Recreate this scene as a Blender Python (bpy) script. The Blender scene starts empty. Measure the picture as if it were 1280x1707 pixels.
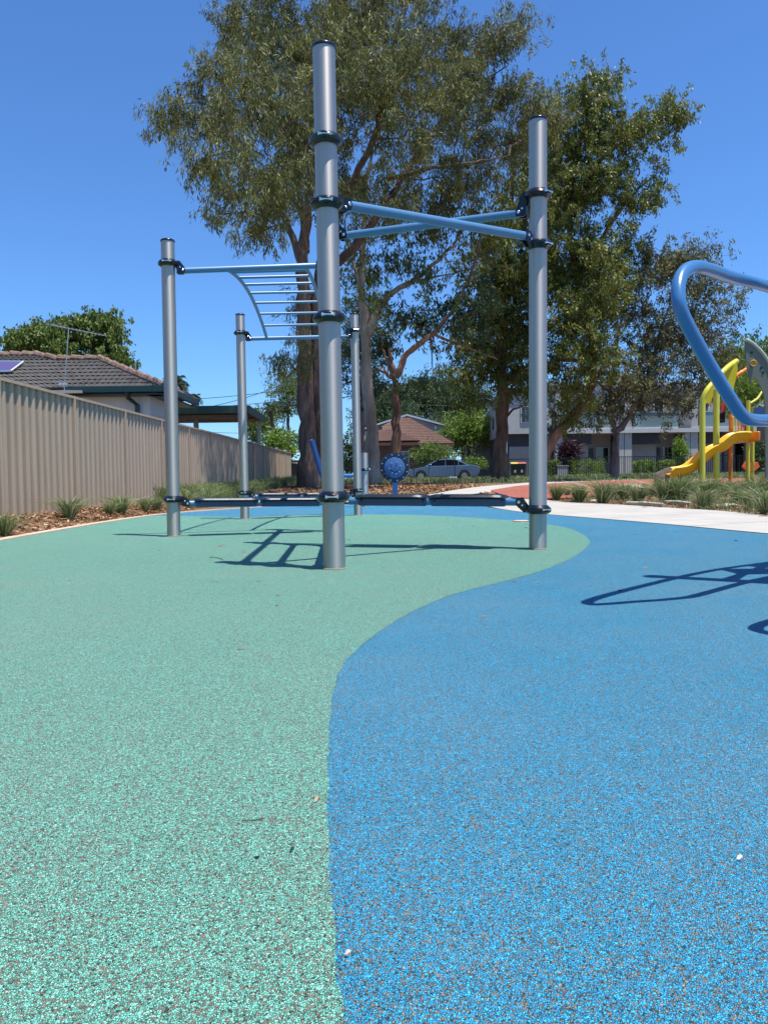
import bpy, bmesh, math, random
import numpy as np
from mathutils import Vector, Matrix
R = math.radians
scene = bpy.context.scene
COL = scene.collection
# ------------------------------------------------------------------ camera
cd = bpy.data.cameras.new('camera'); cam = bpy.data.objects.new('camera', cd); COL.objects.link(cam)
scene.camera = cam
scene.render.resolution_x = 767; scene.render.resolution_y = 1024
FPX = 1282.0; CH = 0.5; PITCH = math.atan(47.5/FPX); ROLL = 0.012
cd.sensor_fit = 'VERTICAL'; cd.sensor_height = 36.0; cd.lens = 36.0*FPX/1707.0
cd.clip_start = 0.02; cd.clip_end = 3000
CM = Matrix.Rotation(R(90)-PITCH, 4, 'X') @ Matrix.Rotation(-ROLL, 4, 'Z')
cam.matrix_world = Matrix.Translation((0, 0, CH)) @ CM
# ------------------------------------------------------------------ sky, sun
SUN = Vector((0.24, -0.155, 1.0)).normalized()
w = bpy.data.worlds.new('World'); scene.world = w; w.use_nodes = True
nt = w.node_tree; bg = nt.nodes['Background']; sk = nt.nodes.new('ShaderNodeTexSky')
sk.sky_type = 'NISHITA'; sk.sun_disc = False
sk.sun_elevation = math.asin(SUN.z); sk.sun_rotation = math.atan2(SUN.x, SUN.y)
sk.altitude = 0; sk.air_density = 1.0; sk.dust_density = 0.25; sk.ozone_density = 3.2
tint = nt.nodes.new('ShaderNodeMix'); tint.data_type = 'RGBA'; tint.blend_type = 'MULTIPLY'; tint.inputs[0].default_value = 1; tint.inputs[7].default_value = (.62, .98, 1.40, 1)
nt.links.new(sk.outputs[0], tint.inputs[6]); nt.links.new(tint.outputs[2], bg.inputs[0]); bg.inputs[1].default_value = 0.096
sd = bpy.data.lights.new('sun', 'SUN'); so = bpy.data.objects.new('sun', sd); COL.objects.link(so)
sd.energy = 5.0; sd.angle = R(0.53); sd.color = (1.0, 0.955, 0.88)
so.rotation_euler = SUN.to_track_quat('Z', 'Y').to_euler()
vs = scene.view_settings; vs.view_transform = 'Standard'; vs.look = 'None'; vs.exposure = 0.5; vs.gamma = 1.0
scene.render.engine = 'CYCLES'
scene.cycles.max_bounces = 6; scene.cycles.transparent_max_bounces = 6
# ------------------------------------------------------------------ pixel <-> place helpers (photo pixels 1280 x 1707)
C3 = CM.to_3x3(); CP = Vector((0, 0, CH))
def ray(px, py):
    return (C3 @ Vector((px-640, 853.5-py, -FPX))).normalized()
def at(px, py, Y):
    d = ray(px, py); return CP + d*(Y/d.y)
PROF = [(-500, 0), (18, 0), (21, .17), (25, .36), (30, .46), (40, .56), (51, .63), (80, .9), (140, 1.2), (3000, 1.2)]
def interp(v, tab):
    for (a, za), (b, zb) in zip(tab, tab[1:]):
        if v <= b:
            t = (v-a)/(b-a); return za+(zb-za)*t
    return tab[-1][1]
def sstep(a, b, v):
    t = min(1, max(0, (v-a)/(b-a))); return t*t*(3-2*t)
KERB = [(-3.3, -1.0), (-3.35, 2.0), (-3.45, 5.0), (-3.62, 7.2), (-3.78, 9.2), (-3.9, 11.2), (-3.9, 13.4), (-3.5, 15.3), (-3.0, 16.7), (-2.45, 17.8), (-1.6, 18.5)]
def kerb_x(y):
    if y < 13.4:
        return interp(y, [(p[1], p[0]) for p in KERB[:7]])
    return -3.9
FX = -4.9
def G(x, y):
    z = interp(y, PROF)
    kx = kerb_x(y)
    zl = interp(y, [(-500, .10), (10, .12), (38, .37), (60, .66), (80, .9), (3000, 1.2)])
    t = sstep(0, 1, (kx-x)/(kx-FX-.2)) if x < kx else 0
    z = z*(1-t)+zl*t
    z += .07*sstep(7, 12, x)*sstep(16, 24, y)*(1-sstep(50, 70, y))
    return z
def gp(px, py, dz=0.0):
    d = ray(px, py); t = 0.3
    step = .05
    while t < 400:
        p = CP + d*t
        if p.z <= G(p.x, p.y)+dz: return Vector((p.x, p.y, G(p.x, p.y)+dz))
        t += step*max(1, t/20)
    p = CP+d*400; return Vector((p.x, p.y, G(p.x, p.y)))
# ------------------------------------------------------------------ materials
def mat(name, col, rough=.6, metal=0.0, spec=.5, var=0.0, vscale=8.0, bump=0.0, bscale=60.0, coat=0.0, vdetail=4, col2=None, aniso=None):
    m = bpy.data.materials.new(name); m.use_nodes = True
    n = m.node_tree.nodes; l = m.node_tree.links; b = n['Principled BSDF']
    b.inputs['Base Color'].default_value = (*col, 1); b.inputs['Roughness'].default_value = rough
    b.inputs['Metallic'].default_value = metal; b.inputs['Specular IOR Level'].default_value = spec
    b.inputs['Coat Weight'].default_value = coat; b.inputs['Coat Roughness'].default_value = .15
    tc = n.new('ShaderNodeTexCoord')
    if var > 0 or col2:
        t = n.new('ShaderNodeTexNoise'); t.inputs['Scale'].default_value = vscale; t.inputs['Detail'].default_value = vdetail
        mp = n.new('ShaderNodeMapping'); l.new(tc.outputs['Object'], mp.inputs[0])
        if aniso: mp.inputs['Scale'].default_value = aniso
        l.new(mp.outputs[0], t.inputs['Vector'])
        r = n.new('ShaderNodeValToRGB'); l.new(t.outputs['Fac'], r.inputs[0])
        c2 = col2 if col2 else tuple(min(1, c*(1+var)) for c in col)
        c1 = col if col2 else tuple(c*(1-var) for c in col)
        r.color_ramp.elements[0].position = .33; r.color_ramp.elements[1].position = .67
        r.color_ramp.elements[0].color = (*c1, 1); r.color_ramp.elements[1].color = (*c2, 1)
        l.new(r.outputs[0], b.inputs['Base Color'])
    if bump > 0:
        t2 = n.new('ShaderNodeTexNoise'); t2.inputs['Scale'].default_value = bscale; t2.inputs['Detail'].default_value = 5
        mp2 = n.new('ShaderNodeMapping'); l.new(tc.outputs['Object'], mp2.inputs[0])
        if aniso: mp2.inputs['Scale'].default_value = aniso
        l.new(mp2.outputs[0], t2.inputs['Vector'])
        bp = n.new('ShaderNodeBump'); bp.inputs['Strength'].default_value = min(1, bump); bp.inputs['Distance'].default_value = .02
        l.new(t2.outputs['Fac'], bp.inputs['Height']); l.new(bp.outputs[0], b.inputs['Normal'])
    return m
def rubber(name, cols, base, tint=(.85, 1, .9)):
    """EPDM granules: voronoi chips of several colours bound together, the shade in the gaps painted dark"""
    m = bpy.data.materials.new(name); m.use_nodes = True
    n = m.node_tree.nodes; l = m.node_tree.links; b = n['Principled BSDF']
    tc = n.new('ShaderNodeTexCoord')
    wob = n.new('ShaderNodeTexNoise'); wob.inputs['Scale'].default_value = 260; wob.inputs['Detail'].default_value = 2
    l.new(tc.outputs['Object'], wob.inputs['Vector'])
    vm = n.new('ShaderNodeVectorMath'); vm.operation = 'MULTIPLY_ADD'; vm.inputs[1].default_value = (.004, .004, .004)
    l.new(wob.outputs['Color'], vm.inputs[0]); l.new(tc.outputs['Object'], vm.inputs[2])
    v = n.new('ShaderNodeTexVoronoi'); v.inputs['Scale'].default_value = 410; v.inputs['Randomness'].default_value = 1
    l.new(vm.outputs[0], v.inputs['Vector'])
    sep = n.new('ShaderNodeSeparateColor'); l.new(v.outputs['Color'], sep.inputs[0])
    # slow drift of the mixture, so that tan granules gather in patches
    lo = n.new('ShaderNodeTexNoise'); lo.inputs['Scale'].default_value = 2.2; lo.inputs['Detail'].default_value = 6; lo.inputs['Roughness'].default_value = .7
    l.new(tc.outputs['Object'], lo.inputs['Vector'])
    ad = n.new('ShaderNodeMath'); ad.operation = 'MULTIPLY_ADD'; ad.inputs[1].default_value = .34; ad.inputs[2].default_value = -.20
    l.new(lo.outputs['Fac'], ad.inputs[0])
    su = n.new('ShaderNodeMath'); su.operation = 'ADD'; su.use_clamp = True; l.new(sep.outputs[0], su.inputs[0]); l.new(ad.outputs[0], su.inputs[1])
    r = n.new('ShaderNodeValToRGB'); r.color_ramp.interpolation = 'CONSTANT'; l.new(su.outputs[0], r.inputs[0])
    e = r.color_ramp.elements
    while len(e) > 1: e.remove(e[0])
    e[0].position = 0; e[0].color = (*cols[0][1], 1)
    for p, c in cols[1:]:
        k = e.new(p); k.color = (*c, 1)
    hv = n.new('ShaderNodeHueSaturation'); l.new(r.outputs[0], hv.inputs['Color'])
    mr = n.new('ShaderNodeMapRange'); mr.inputs['To Min'].default_value = .72; mr.inputs['To Max'].default_value = 1.24
    l.new(sep.outputs[1], mr.inputs[0]); l.new(mr.outputs[0], hv.inputs['Value'])
    ve = n.new('ShaderNodeTexVoronoi'); ve.feature = 'DISTANCE_TO_EDGE'; ve.inputs['Scale'].default_value = 410
    l.new(vm.outputs[0], ve.inputs['Vector'])
    er = n.new('ShaderNodeMapRange'); er.inputs['From Min'].default_value = .0; er.inputs['From Max'].default_value = .17
    l.new(ve.outputs['Distance'], er.inputs[0])
    # gaps are uneven: some granules fuse, some leave a pit
    gn = n.new('ShaderNodeTexNoise'); gn.inputs['Scale'].default_value = 150; gn.inputs['Detail'].default_value = 1
    l.new(tc.outputs['Object'], gn.inputs['Vector'])
    gr = n.new('ShaderNodeMapRange'); gr.inputs['From Min'].default_value = .52; gr.inputs['From Max'].default_value = .8
    l.new(gn.outputs['Fac'], gr.inputs[0])
    mx2 = n.new('ShaderNodeMath'); mx2.operation = 'MAXIMUM'; l.new(er.outputs[0], mx2.inputs[0]); l.new(gr.outputs[0], mx2.inputs[1])
    mx = n.new('ShaderNodeMix'); mx.data_type = 'RGBA'; l.new(mx2.outputs[0], mx.inputs[0])
    mx.inputs[6].default_value = (*base, 1); l.new(hv.outputs[0], mx.inputs[7])  # near-black base colour stands for the small shadows between granules
    # wear: dusty scuffs
    du = n.new('ShaderNodeTexNoise'); du.inputs['Scale'].default_value = .9; du.inputs['Detail'].default_value = 8; du.inputs['Roughness'].default_value = .65
    l.new(tc.outputs['Object'], du.inputs['Vector'])
    dr = n.new('ShaderNodeMapRange'); dr.inputs['From Min'].default_value = .42; dr.inputs['From Max'].default_value = .75; dr.inputs['To Max'].default_value = .14
    l.new(du.outputs['Fac'], dr.inputs[0])
    m3 = n.new('ShaderNodeMix'); m3.data_type = 'RGBA'; l.new(dr.outputs[0], m3.inputs[0]); l.new(mx.outputs[2], m3.inputs[6]); m3.inputs[7].default_value = (.42, .40, .34, 1)
    l.new(m3.outputs[2], b.inputs['Base Color'])
    b.inputs['Roughness'].default_value = .75; b.inputs['Specular IOR Level'].default_value = .22
    b.inputs['Sheen Weight'].default_value = .24; b.inputs['Sheen Roughness'].default_value = .45; b.inputs['Sheen Tint'].default_value = (*tint, 1)
    # the dusty sheen sits on the granules, not down in the pits
    sw = n.new('ShaderNodeMath'); sw.operation = 'MULTIPLY'; sw.inputs[1].default_value = .30; l.new(mx2.outputs[0], sw.inputs[0]); l.new(sw.outputs[0], b.inputs['Sheen Weight'])
    # each granule has its own tilt + height
    hh = n.new('ShaderNodeMath'); hh.operation = 'MULTIPLY_ADD'; hh.inputs[1].default_value = .9
    l.new(sep.outputs[2], hh.inputs[0]); l.new(mx2.outputs[0], hh.inputs[2])
    fn = n.new('ShaderNodeTexNoise'); fn.inputs['Scale'].default_value = 420; fn.inputs['Detail'].default_value = 1
    l.new(tc.outputs['Object'], fn.inputs['Vector'])
    h2 = n.new('ShaderNodeMath'); h2.operation = 'ADD'; l.new(hh.outputs[0], h2.inputs[0]); l.new(fn.outputs['Fac'], h2.inputs[1])
    bp = n.new('ShaderNodeBump'); bp.inputs['Strength'].default_value = 1.0; bp.inputs['Distance'].default_value = .0022
    l.new(h2.outputs[0], bp.inputs['Height']); l.new(bp.outputs[0], b.inputs['Normal'])
    return m
def leafmat(name, ca, cb, cc=None, trans=.35, rough=.45):
    m = bpy.data.materials.new(name); m.use_nodes = True
    n = m.node_tree.nodes; l = m.node_tree.links; b = n['Principled BSDF']; out = n['Material Output']
    at_ = n.new('ShaderNodeAttribute'); at_.attribute_name = 'tone'
    r = n.new('ShaderNodeValToRGB'); l.new(at_.outputs['Fac'], r.inputs[0])
    r.color_ramp.elements[0].color = (*ca, 1); r.color_ramp.elements[1].color = (*cb, 1)
    r.color_ramp.elements[1].position = .85
    if cc:
        k = r.color_ramp.elements.new(.96); k.color = (*cc, 1)
    l.new(r.outputs[0], b.inputs['Base Color']); b.inputs['Roughness'].default_value = rough+.12
    b.inputs['Specular IOR Level'].default_value = .3
    t = n.new('ShaderNodeBsdfTranslucent'); l.new(r.outputs[0], t.inputs[0])
    ms = n.new('ShaderNodeMixShader'); ms.inputs[0].default_value = trans
    l.new(b.outputs[0], ms.inputs[1]); l.new(t.outputs[0], ms.inputs[2]); l.new(ms.outputs[0], out.inputs[0])
    return m
def bark(name, c1, c2, c3=None, scale=3.0, stretch=.25, bump=.8):
    m = bpy.data.materials.new(name); m.use_nodes = True
    n = m.node_tree.nodes; l = m.node_tree.links; b = n['Principled BSDF']
    tc = n.new('ShaderNodeTexCoord'); mp = n.new('ShaderNodeMapping'); mp.inputs['Scale'].default_value = (1, 1, stretch)
    l.new(tc.outputs['Object'], mp.inputs[0])
    t = n.new('ShaderNodeTexNoise'); t.inputs['Scale'].default_value = scale; t.inputs['Detail'].default_value = 7; t.inputs['Roughness'].default_value = .65
    l.new(mp.outputs[0], t.inputs['Vector'])
    r = n.new('ShaderNodeValToRGB'); l.new(t.outputs['Fac'], r.inputs[0])
    r.color_ramp.elements[0].position = .36; r.color_ramp.elements[1].position = .6
    r.color_ramp.elements[0].color = (*c1, 1); r.color_ramp.elements[1].color = (*c2, 1)
    if c3:
        k = r.color_ramp.elements.new(.7); k.color = (*c3, 1)
    l.new(r.outputs[0], b.inputs['Base Color']); b.inputs['Roughness'].default_value = .85
    t2 = n.new('ShaderNodeTexNoise'); t2.inputs['Scale'].default_value = scale*5; t2.inputs['Detail'].default_value = 6
    l.new(mp.outputs[0], t2.inputs['Vector'])
    bp = n.new('ShaderNodeBump'); bp.inputs['Strength'].default_value = bump; bp.inputs['Distance'].default_value = .06
    l.new(t2.outputs['Fac'], bp.inputs['Height']); l.new(bp.outputs[0], b.inputs['Normal'])
    return m
def striped(name, c1, c2, axis, scale, rough=.7, bump=.6, dist=.04, noise=.25):
    """courses of tiles / bricks / boards, as bands along one axis"""
    m = bpy.data.materials.new(name); m.use_nodes = True
    n = m.node_tree.nodes; l = m.node_tree.links; b = n['Principled BSDF']
    tc = n.new('ShaderNodeTexCoord')
    wv = n.new('ShaderNodeTexWave'); wv.wave_type = 'BANDS'; wv.bands_direction = axis; wv.wave_profile = 'SAW'
    wv.inputs['Scale'].default_value = scale; wv.inputs['Distortion'].default_value = .6; wv.inputs['Detail'].default_value = 2; wv.inputs['Detail Scale'].default_value = 2
    l.new(tc.outputs['Object'], wv.inputs['Vector'])
    t = n.new('ShaderNodeTexNoise'); t.inputs['Scale'].default_value = 5; t.inputs['Detail'].default_value = 7; t.inputs['Roughness'].default_value = .7
    l.new(tc.outputs['Object'], t.inputs['Vector'])
    r = n.new('ShaderNodeValToRGB'); l.new(t.outputs['Fac'], r.inputs[0]); r.color_ramp.elements[0].position = .35; r.color_ramp.elements[1].position = .65
    r.color_ramp.elements[0].color = (*c1, 1); r.color_ramp.elements[1].color = (*c2, 1)
    l.new(r.outputs[0], b.inputs['Base Color']); b.inputs['Roughness'].default_value = rough
    bp = n.new('ShaderNodeBump'); bp.inputs['Strength'].default_value = bump; bp.inputs['Distance'].default_value = dist
    l.new(wv.outputs['Fac'], bp.inputs['Height']); l.new(bp.outputs[0], b.inputs['Normal'])
    return m
M = {}
M['pole'] = mat('powder_silver', (.49, .455, .42), rough=.54, metal=1.0, var=.05, vscale=3, aniso=(14, 14, .4))
def aniso(m, a, rot):
    n = m.node_tree.nodes; b = n['Principled BSDF']; t = n.new('ShaderNodeTangent'); t.direction_type = 'RADIAL'; t.axis = 'Z'
    m.node_tree.links.new(t.outputs[0], b.inputs['Tangent']); b.inputs['Anisotropic'].default_value = a; b.inputs['Anisotropic Rotation'].default_value = rot
aniso(M['pole'], .62, 0.25)
M['collar'] = mat('collar_black', (.004, .006, .011), rough=.24, spec=.4, coat=.25)
M['bolt'] = mat('bolt_steel', (.75, .76, .78), rough=.15, metal=1)
M['bluebar'] = mat('blue_powdercoat', (.080, .20, .36), rough=.34, spec=.5, var=.06, vscale=5)
M['bluebright'] = mat('bright_blue_coat', (.05, .17, .36), rough=.28, spec=.6, coat=.3, var=.04, vscale=4)
M['bluedeep'] = mat('deep_blue_coat', (.012, .05, .17), rough=.3, spec=.6, coat=.3)
M['padrub'] = mat('pad_black', (.012, .016, .024), rough=.35, spec=.5, bump=.15, bscale=200)
M['green'] = rubber('green_granules', [(0, (.15, .58, .43)), (.38, (.27, .75, .57)), (.56, (.10, .45, .34)), (.69, (.006, .018, .014)), (.73, (.22, .17, .12)), (.92, (.30, .24, .18)), (.988, (.45, .53, .49))], (.006, .020, .016))  # near-black step, here and in blue, paints shaded pits as single cells
M['blue'] = rubber('blue_granules', [(0, (.006, .36, .68)), (.36, (.02, .52, .88)), (.56, (.004, .27, .50)), (.69, (.003, .010, .016)), (.73, (.23, .19, .14)), (.92, (.30, .26, .20)), (.988, (.45, .52, .56))], (.004, .012, .022), (.45, .9, 1))
M['red'] = rubber('red_granules', [(0, (.50, .12, .06)), (.5, (.58, .17, .09)), (.9, (.32, .08, .05))], (.12, .03, .02))
M['kerb'] = mat('kerb_concrete', (.60, .40, .30), rough=.85, var=.12, vscale=9, bump=.25, bscale=120)
M['concrete'] = mat('pale_concrete', (.40, .375, .33), rough=.85, var=.09, vscale=1.6, bump=.2, bscale=90, vdetail=9)
M['asphalt'] = mat('asphalt', (.055, .055, .058), rough=.9, var=.2, vscale=4, bump=.3, bscale=80)
M['mulch'] = mat('mulch', (.10, .045, .022), rough=.95, col2=(.27, .15, .08), vscale=34, bump=1, bscale=45, vdetail=8)
M['dirt'] = mat('park_ground', (.10, .055, .028), rough=.95, col2=(.21, .145, .075), vscale=3.2, bump=.8, bscale=18, vdetail=9)
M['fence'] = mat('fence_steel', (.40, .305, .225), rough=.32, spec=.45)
def rib_shade_and_dirt(m):
    """shade of the recessed pans painted into the colour, plus rain-washed dust streaks running down"""
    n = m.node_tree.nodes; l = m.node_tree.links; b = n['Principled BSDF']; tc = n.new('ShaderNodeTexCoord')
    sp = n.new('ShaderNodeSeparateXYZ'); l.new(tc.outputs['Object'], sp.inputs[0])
    mr = n.new('ShaderNodeMapRange'); mr.inputs['From Min'].default_value = -.034; mr.inputs['From Max'].default_value = -.004; mr.inputs['To Min'].default_value = .70; mr.inputs['To Max'].default_value = 1.05  # painted rib shade: colour darkens with depth into the pans
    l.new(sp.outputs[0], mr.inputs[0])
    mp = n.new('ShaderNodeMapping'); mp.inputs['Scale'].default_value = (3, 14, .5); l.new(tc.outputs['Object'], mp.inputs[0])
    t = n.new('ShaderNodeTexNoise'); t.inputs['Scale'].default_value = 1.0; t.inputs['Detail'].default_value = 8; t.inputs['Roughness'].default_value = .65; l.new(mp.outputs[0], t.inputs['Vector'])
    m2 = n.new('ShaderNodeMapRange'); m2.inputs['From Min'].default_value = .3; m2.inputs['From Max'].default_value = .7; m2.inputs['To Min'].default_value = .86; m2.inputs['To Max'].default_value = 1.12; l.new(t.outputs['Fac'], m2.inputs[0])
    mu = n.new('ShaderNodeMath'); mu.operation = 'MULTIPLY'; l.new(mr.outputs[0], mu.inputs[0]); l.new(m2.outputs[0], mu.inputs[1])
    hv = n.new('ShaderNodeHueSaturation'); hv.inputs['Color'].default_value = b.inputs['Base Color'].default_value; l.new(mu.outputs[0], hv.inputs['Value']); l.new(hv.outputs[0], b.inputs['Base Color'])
rib_shade_and_dirt(M['fence'])
M['iron'] = mat('black_iron', (.012, .013, .015), rough=.4)
M['hwall'] = mat('house_wall', (.62, .60, .56), rough=.8, var=.07, vscale=2)
M['greengut'] = mat('green_gutter', (.008, .035, .032), rough=.35, spec=.5)
M['render'] = mat('white_render', (.44, .43, .41), rough=.8, var=.07, vscale=2)
M['cream'] = mat('cream_render', (.34, .32, .30), rough=.8, var=.06, vscale=2)
M['greywall'] = mat('grey_wall', (.22, .225, .24), rough=.75, var=.06, vscale=2)
M['darkgrey'] = mat('dark_cladding', (.045, .047, .052), rough=.7, var=.1, vscale=2)
M['garage'] = striped('garage_door', (.27, .265, .25), (.31, .305, .29), 'Z', 2.0, bump=.5, dist=.02)
M['glass'] = mat('window_glass', (.015, .02, .025), rough=.05, spec=.9)
M['balglass'] = mat('balcony_glass', (.20, .27, .27), rough=.06, spec=.9)
M['whitetrim'] = mat('white_trim', (.55, .55, .54), rough=.5, var=.04)
M['tile_grey'] = striped('weathered_tiles', (.055, .050, .045), (.115, .103, .092), 'Z', 1.0, bump=1, dist=.05)
M['tile_ridge'] = mat('ridge_tiles', (.11, .062, .045), rough=.85, col2=(.26, .17, .13), vscale=7, bump=.6, bscale=12)
M['tile_brown'] = striped('brown_tiles', (.085, .042, .030), (.17, .088, .062), 'Z', 1.0, bump=.9, dist=.05)
M['brick'] = mat('brown_brick', (.10, .055, .038), rough=.85, col2=(.17, .095, .06), vscale=20)
M['metalroof'] = mat('metal_roof', (.33, .38, .43), rough=.45, spec=.5, var=.05, vscale=2)
M['solar'] = mat('solar_panel', (.10, .075, .19), rough=.12, spec=.8)
M['yel'] = mat('lime_yellow_post', (.60, .55, .03), rough=.38, coat=.2, var=.04)
M['slide'] = mat('orange_plastic', (.92, .47, .010), rough=.36, coat=.2, var=.04)
M['orange'] = mat('orange_rail', (.75, .23, .012), rough=.4)
M['sage'] = mat('sage_panel', (.12, .145, .115), rough=.5, var=.05)
M['sagelt'] = mat('sage_edge', (.34, .42, .34), rough=.45)
M['navy'] = mat('navy_panel', (.02, .06, .20), rough=.35, coat=.3)
M['drumface'] = mat('drum_face', (.07, .14, .30), rough=.35)
M['rock'] = mat('sandstone', (.36, .29, .21), rough=.9, var=.25, vscale=4, bump=.8, bscale=9)
M['rockb'] = mat('brown_boulder', (.13, .10, .075), rough=.9, var=.25, vscale=4, bump=.8, bscale=9)
M['wood'] = mat('grey_timber', (.42, .34, .25), rough=.9, var=.2, vscale=10, bump=.5, bscale=30)
M['carblue'] = mat('car_paint', (.12, .20, .33), rough=.25, metal=.35, coat=.8)
M['tyre'] = mat('tyre', (.015, .015, .015), rough=.8)
M['rim'] = mat('rim', (.45, .46, .48), rough=.3, metal=.9)
M['chrome'] = mat('lamp_glass', (.75, .75, .72), rough=.15)
M['redlamp'] = mat('tail_lamp', (.35, .02, .02), rough=.2)
M['bingreen'] = mat('bin_green', (.012, .04, .03), rough=.5)
M['yellid'] = mat('bin_lid_yellow', (.75, .50, .03), rough=.45)
M['redlid'] = mat('bin_lid_red', (.50, .04, .03), rough=.45)
M['wire'] = mat('cable', (.03, .03, .035), rough=.6)
M['alu'] = mat('aluminium', (.6, .6, .6), rough=.35, metal=.9)
M['bk_red'] = bark('bark_reddish', (.055, .034, .025), (.16, .105, .078), (.26, .19, .145), scale=4, stretch=.18)
M['bk_white'] = bark('bark_smooth_pale', (.24, .18, .13), (.48, .40, .32), (.52, .32, .18), scale=1.5, stretch=.35, bump=.35)
M['bk_brown'] = bark('bark_brown', (.08, .040, .022), (.28, .155, .09), (.38, .27, .19), scale=2.4, stretch=.22)
M['bk_grey'] = bark('bark_grey', (.06, .048, .042), (.17, .135, .12), scale=3)
M['lf_cas'] = leafmat('leaf_olive', (.042, .056, .016), (.235, .24, .070), (.34, .31, .17), trans=.30)
M['lf_gum'] = leafmat('leaf_gum', (.042, .074, .015), (.25, .275, .055), (.42, .40, .19), trans=.32, rough=.35)
M['lf_dark'] = leafmat('leaf_dark', (.030, .055, .022), (.09, .14, .05), (.24, .27, .18), trans=.25, rough=.35)
M['lf_dry'] = leafmat('leaf_dry', (.07, .075, .030), (.20, .205, .085), (.34, .24, .12), trans=.3)
M['lf_bright'] = leafmat('leaf_bright', (.08, .15, .02), (.26, .38, .06), (.3, .36, .10), trans=.4)
M['lf_mid'] = leafmat('leaf_mid', (.06, .11, .022), (.20, .27, .06), (.3, .34, .12), trans=.35)
M['lf_purple'] = leafmat('leaf_purple', (.025, .012, .018), (.09, .035, .05), trans=.2)
M['lf_palm'] = leafmat('leaf_palm', (.035, .06, .022), (.13, .17, .07), trans=.25)
M['grass'] = leafmat('grass_blade', (.075, .12, .035), (.25, .31, .13), (.55, .47, .30), trans=.3, rough=.5)
M['chip'] = leafmat('wood_chip', (.10, .045, .022), (.36, .20, .10), (.62, .46, .32), trans=0.0, rough=.9)
# ------------------------------------------------------------------ object helpers
OFF = {}
def tag(o, label=None, cat=None, group=None, kind=None):
    if label: o['label'] = label
    if cat: o['category'] = cat
    if group: o['group'] = group
    if kind: o['kind'] = kind
    return o
def empty(name, loc, label=None, cat=None, group=None):
    o = bpy.data.objects.new(name, None); COL.objects.link(o); o.location = Vector(loc); o.empty_display_size = .1
    OFF[o.name] = Vector(loc); return tag(o, label, cat, group)
def link_mesh(name, me, material, parent=None, origin=None):
    o = bpy.data.objects.new(name, me); COL.objects.link(o)
    if material: me.materials.append(material)
    if parent is not None:
        o.parent = parent; off = OFF[parent.name]; OFF[o.name] = off
    else:
        off = Vector(origin) if origin is not None else Vector((0, 0, 0)); o.location = off; OFF[o.name] = off
    if off.length > 0:
        n = len(me.vertices); a = np.empty(n*3, np.float32); me.vertices.foreach_get('co', a)
        a = a.reshape(-1, 3)-np.array(off, np.float32); me.vertices.foreach_set('co', a.ravel()); me.update()
    return o
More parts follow.
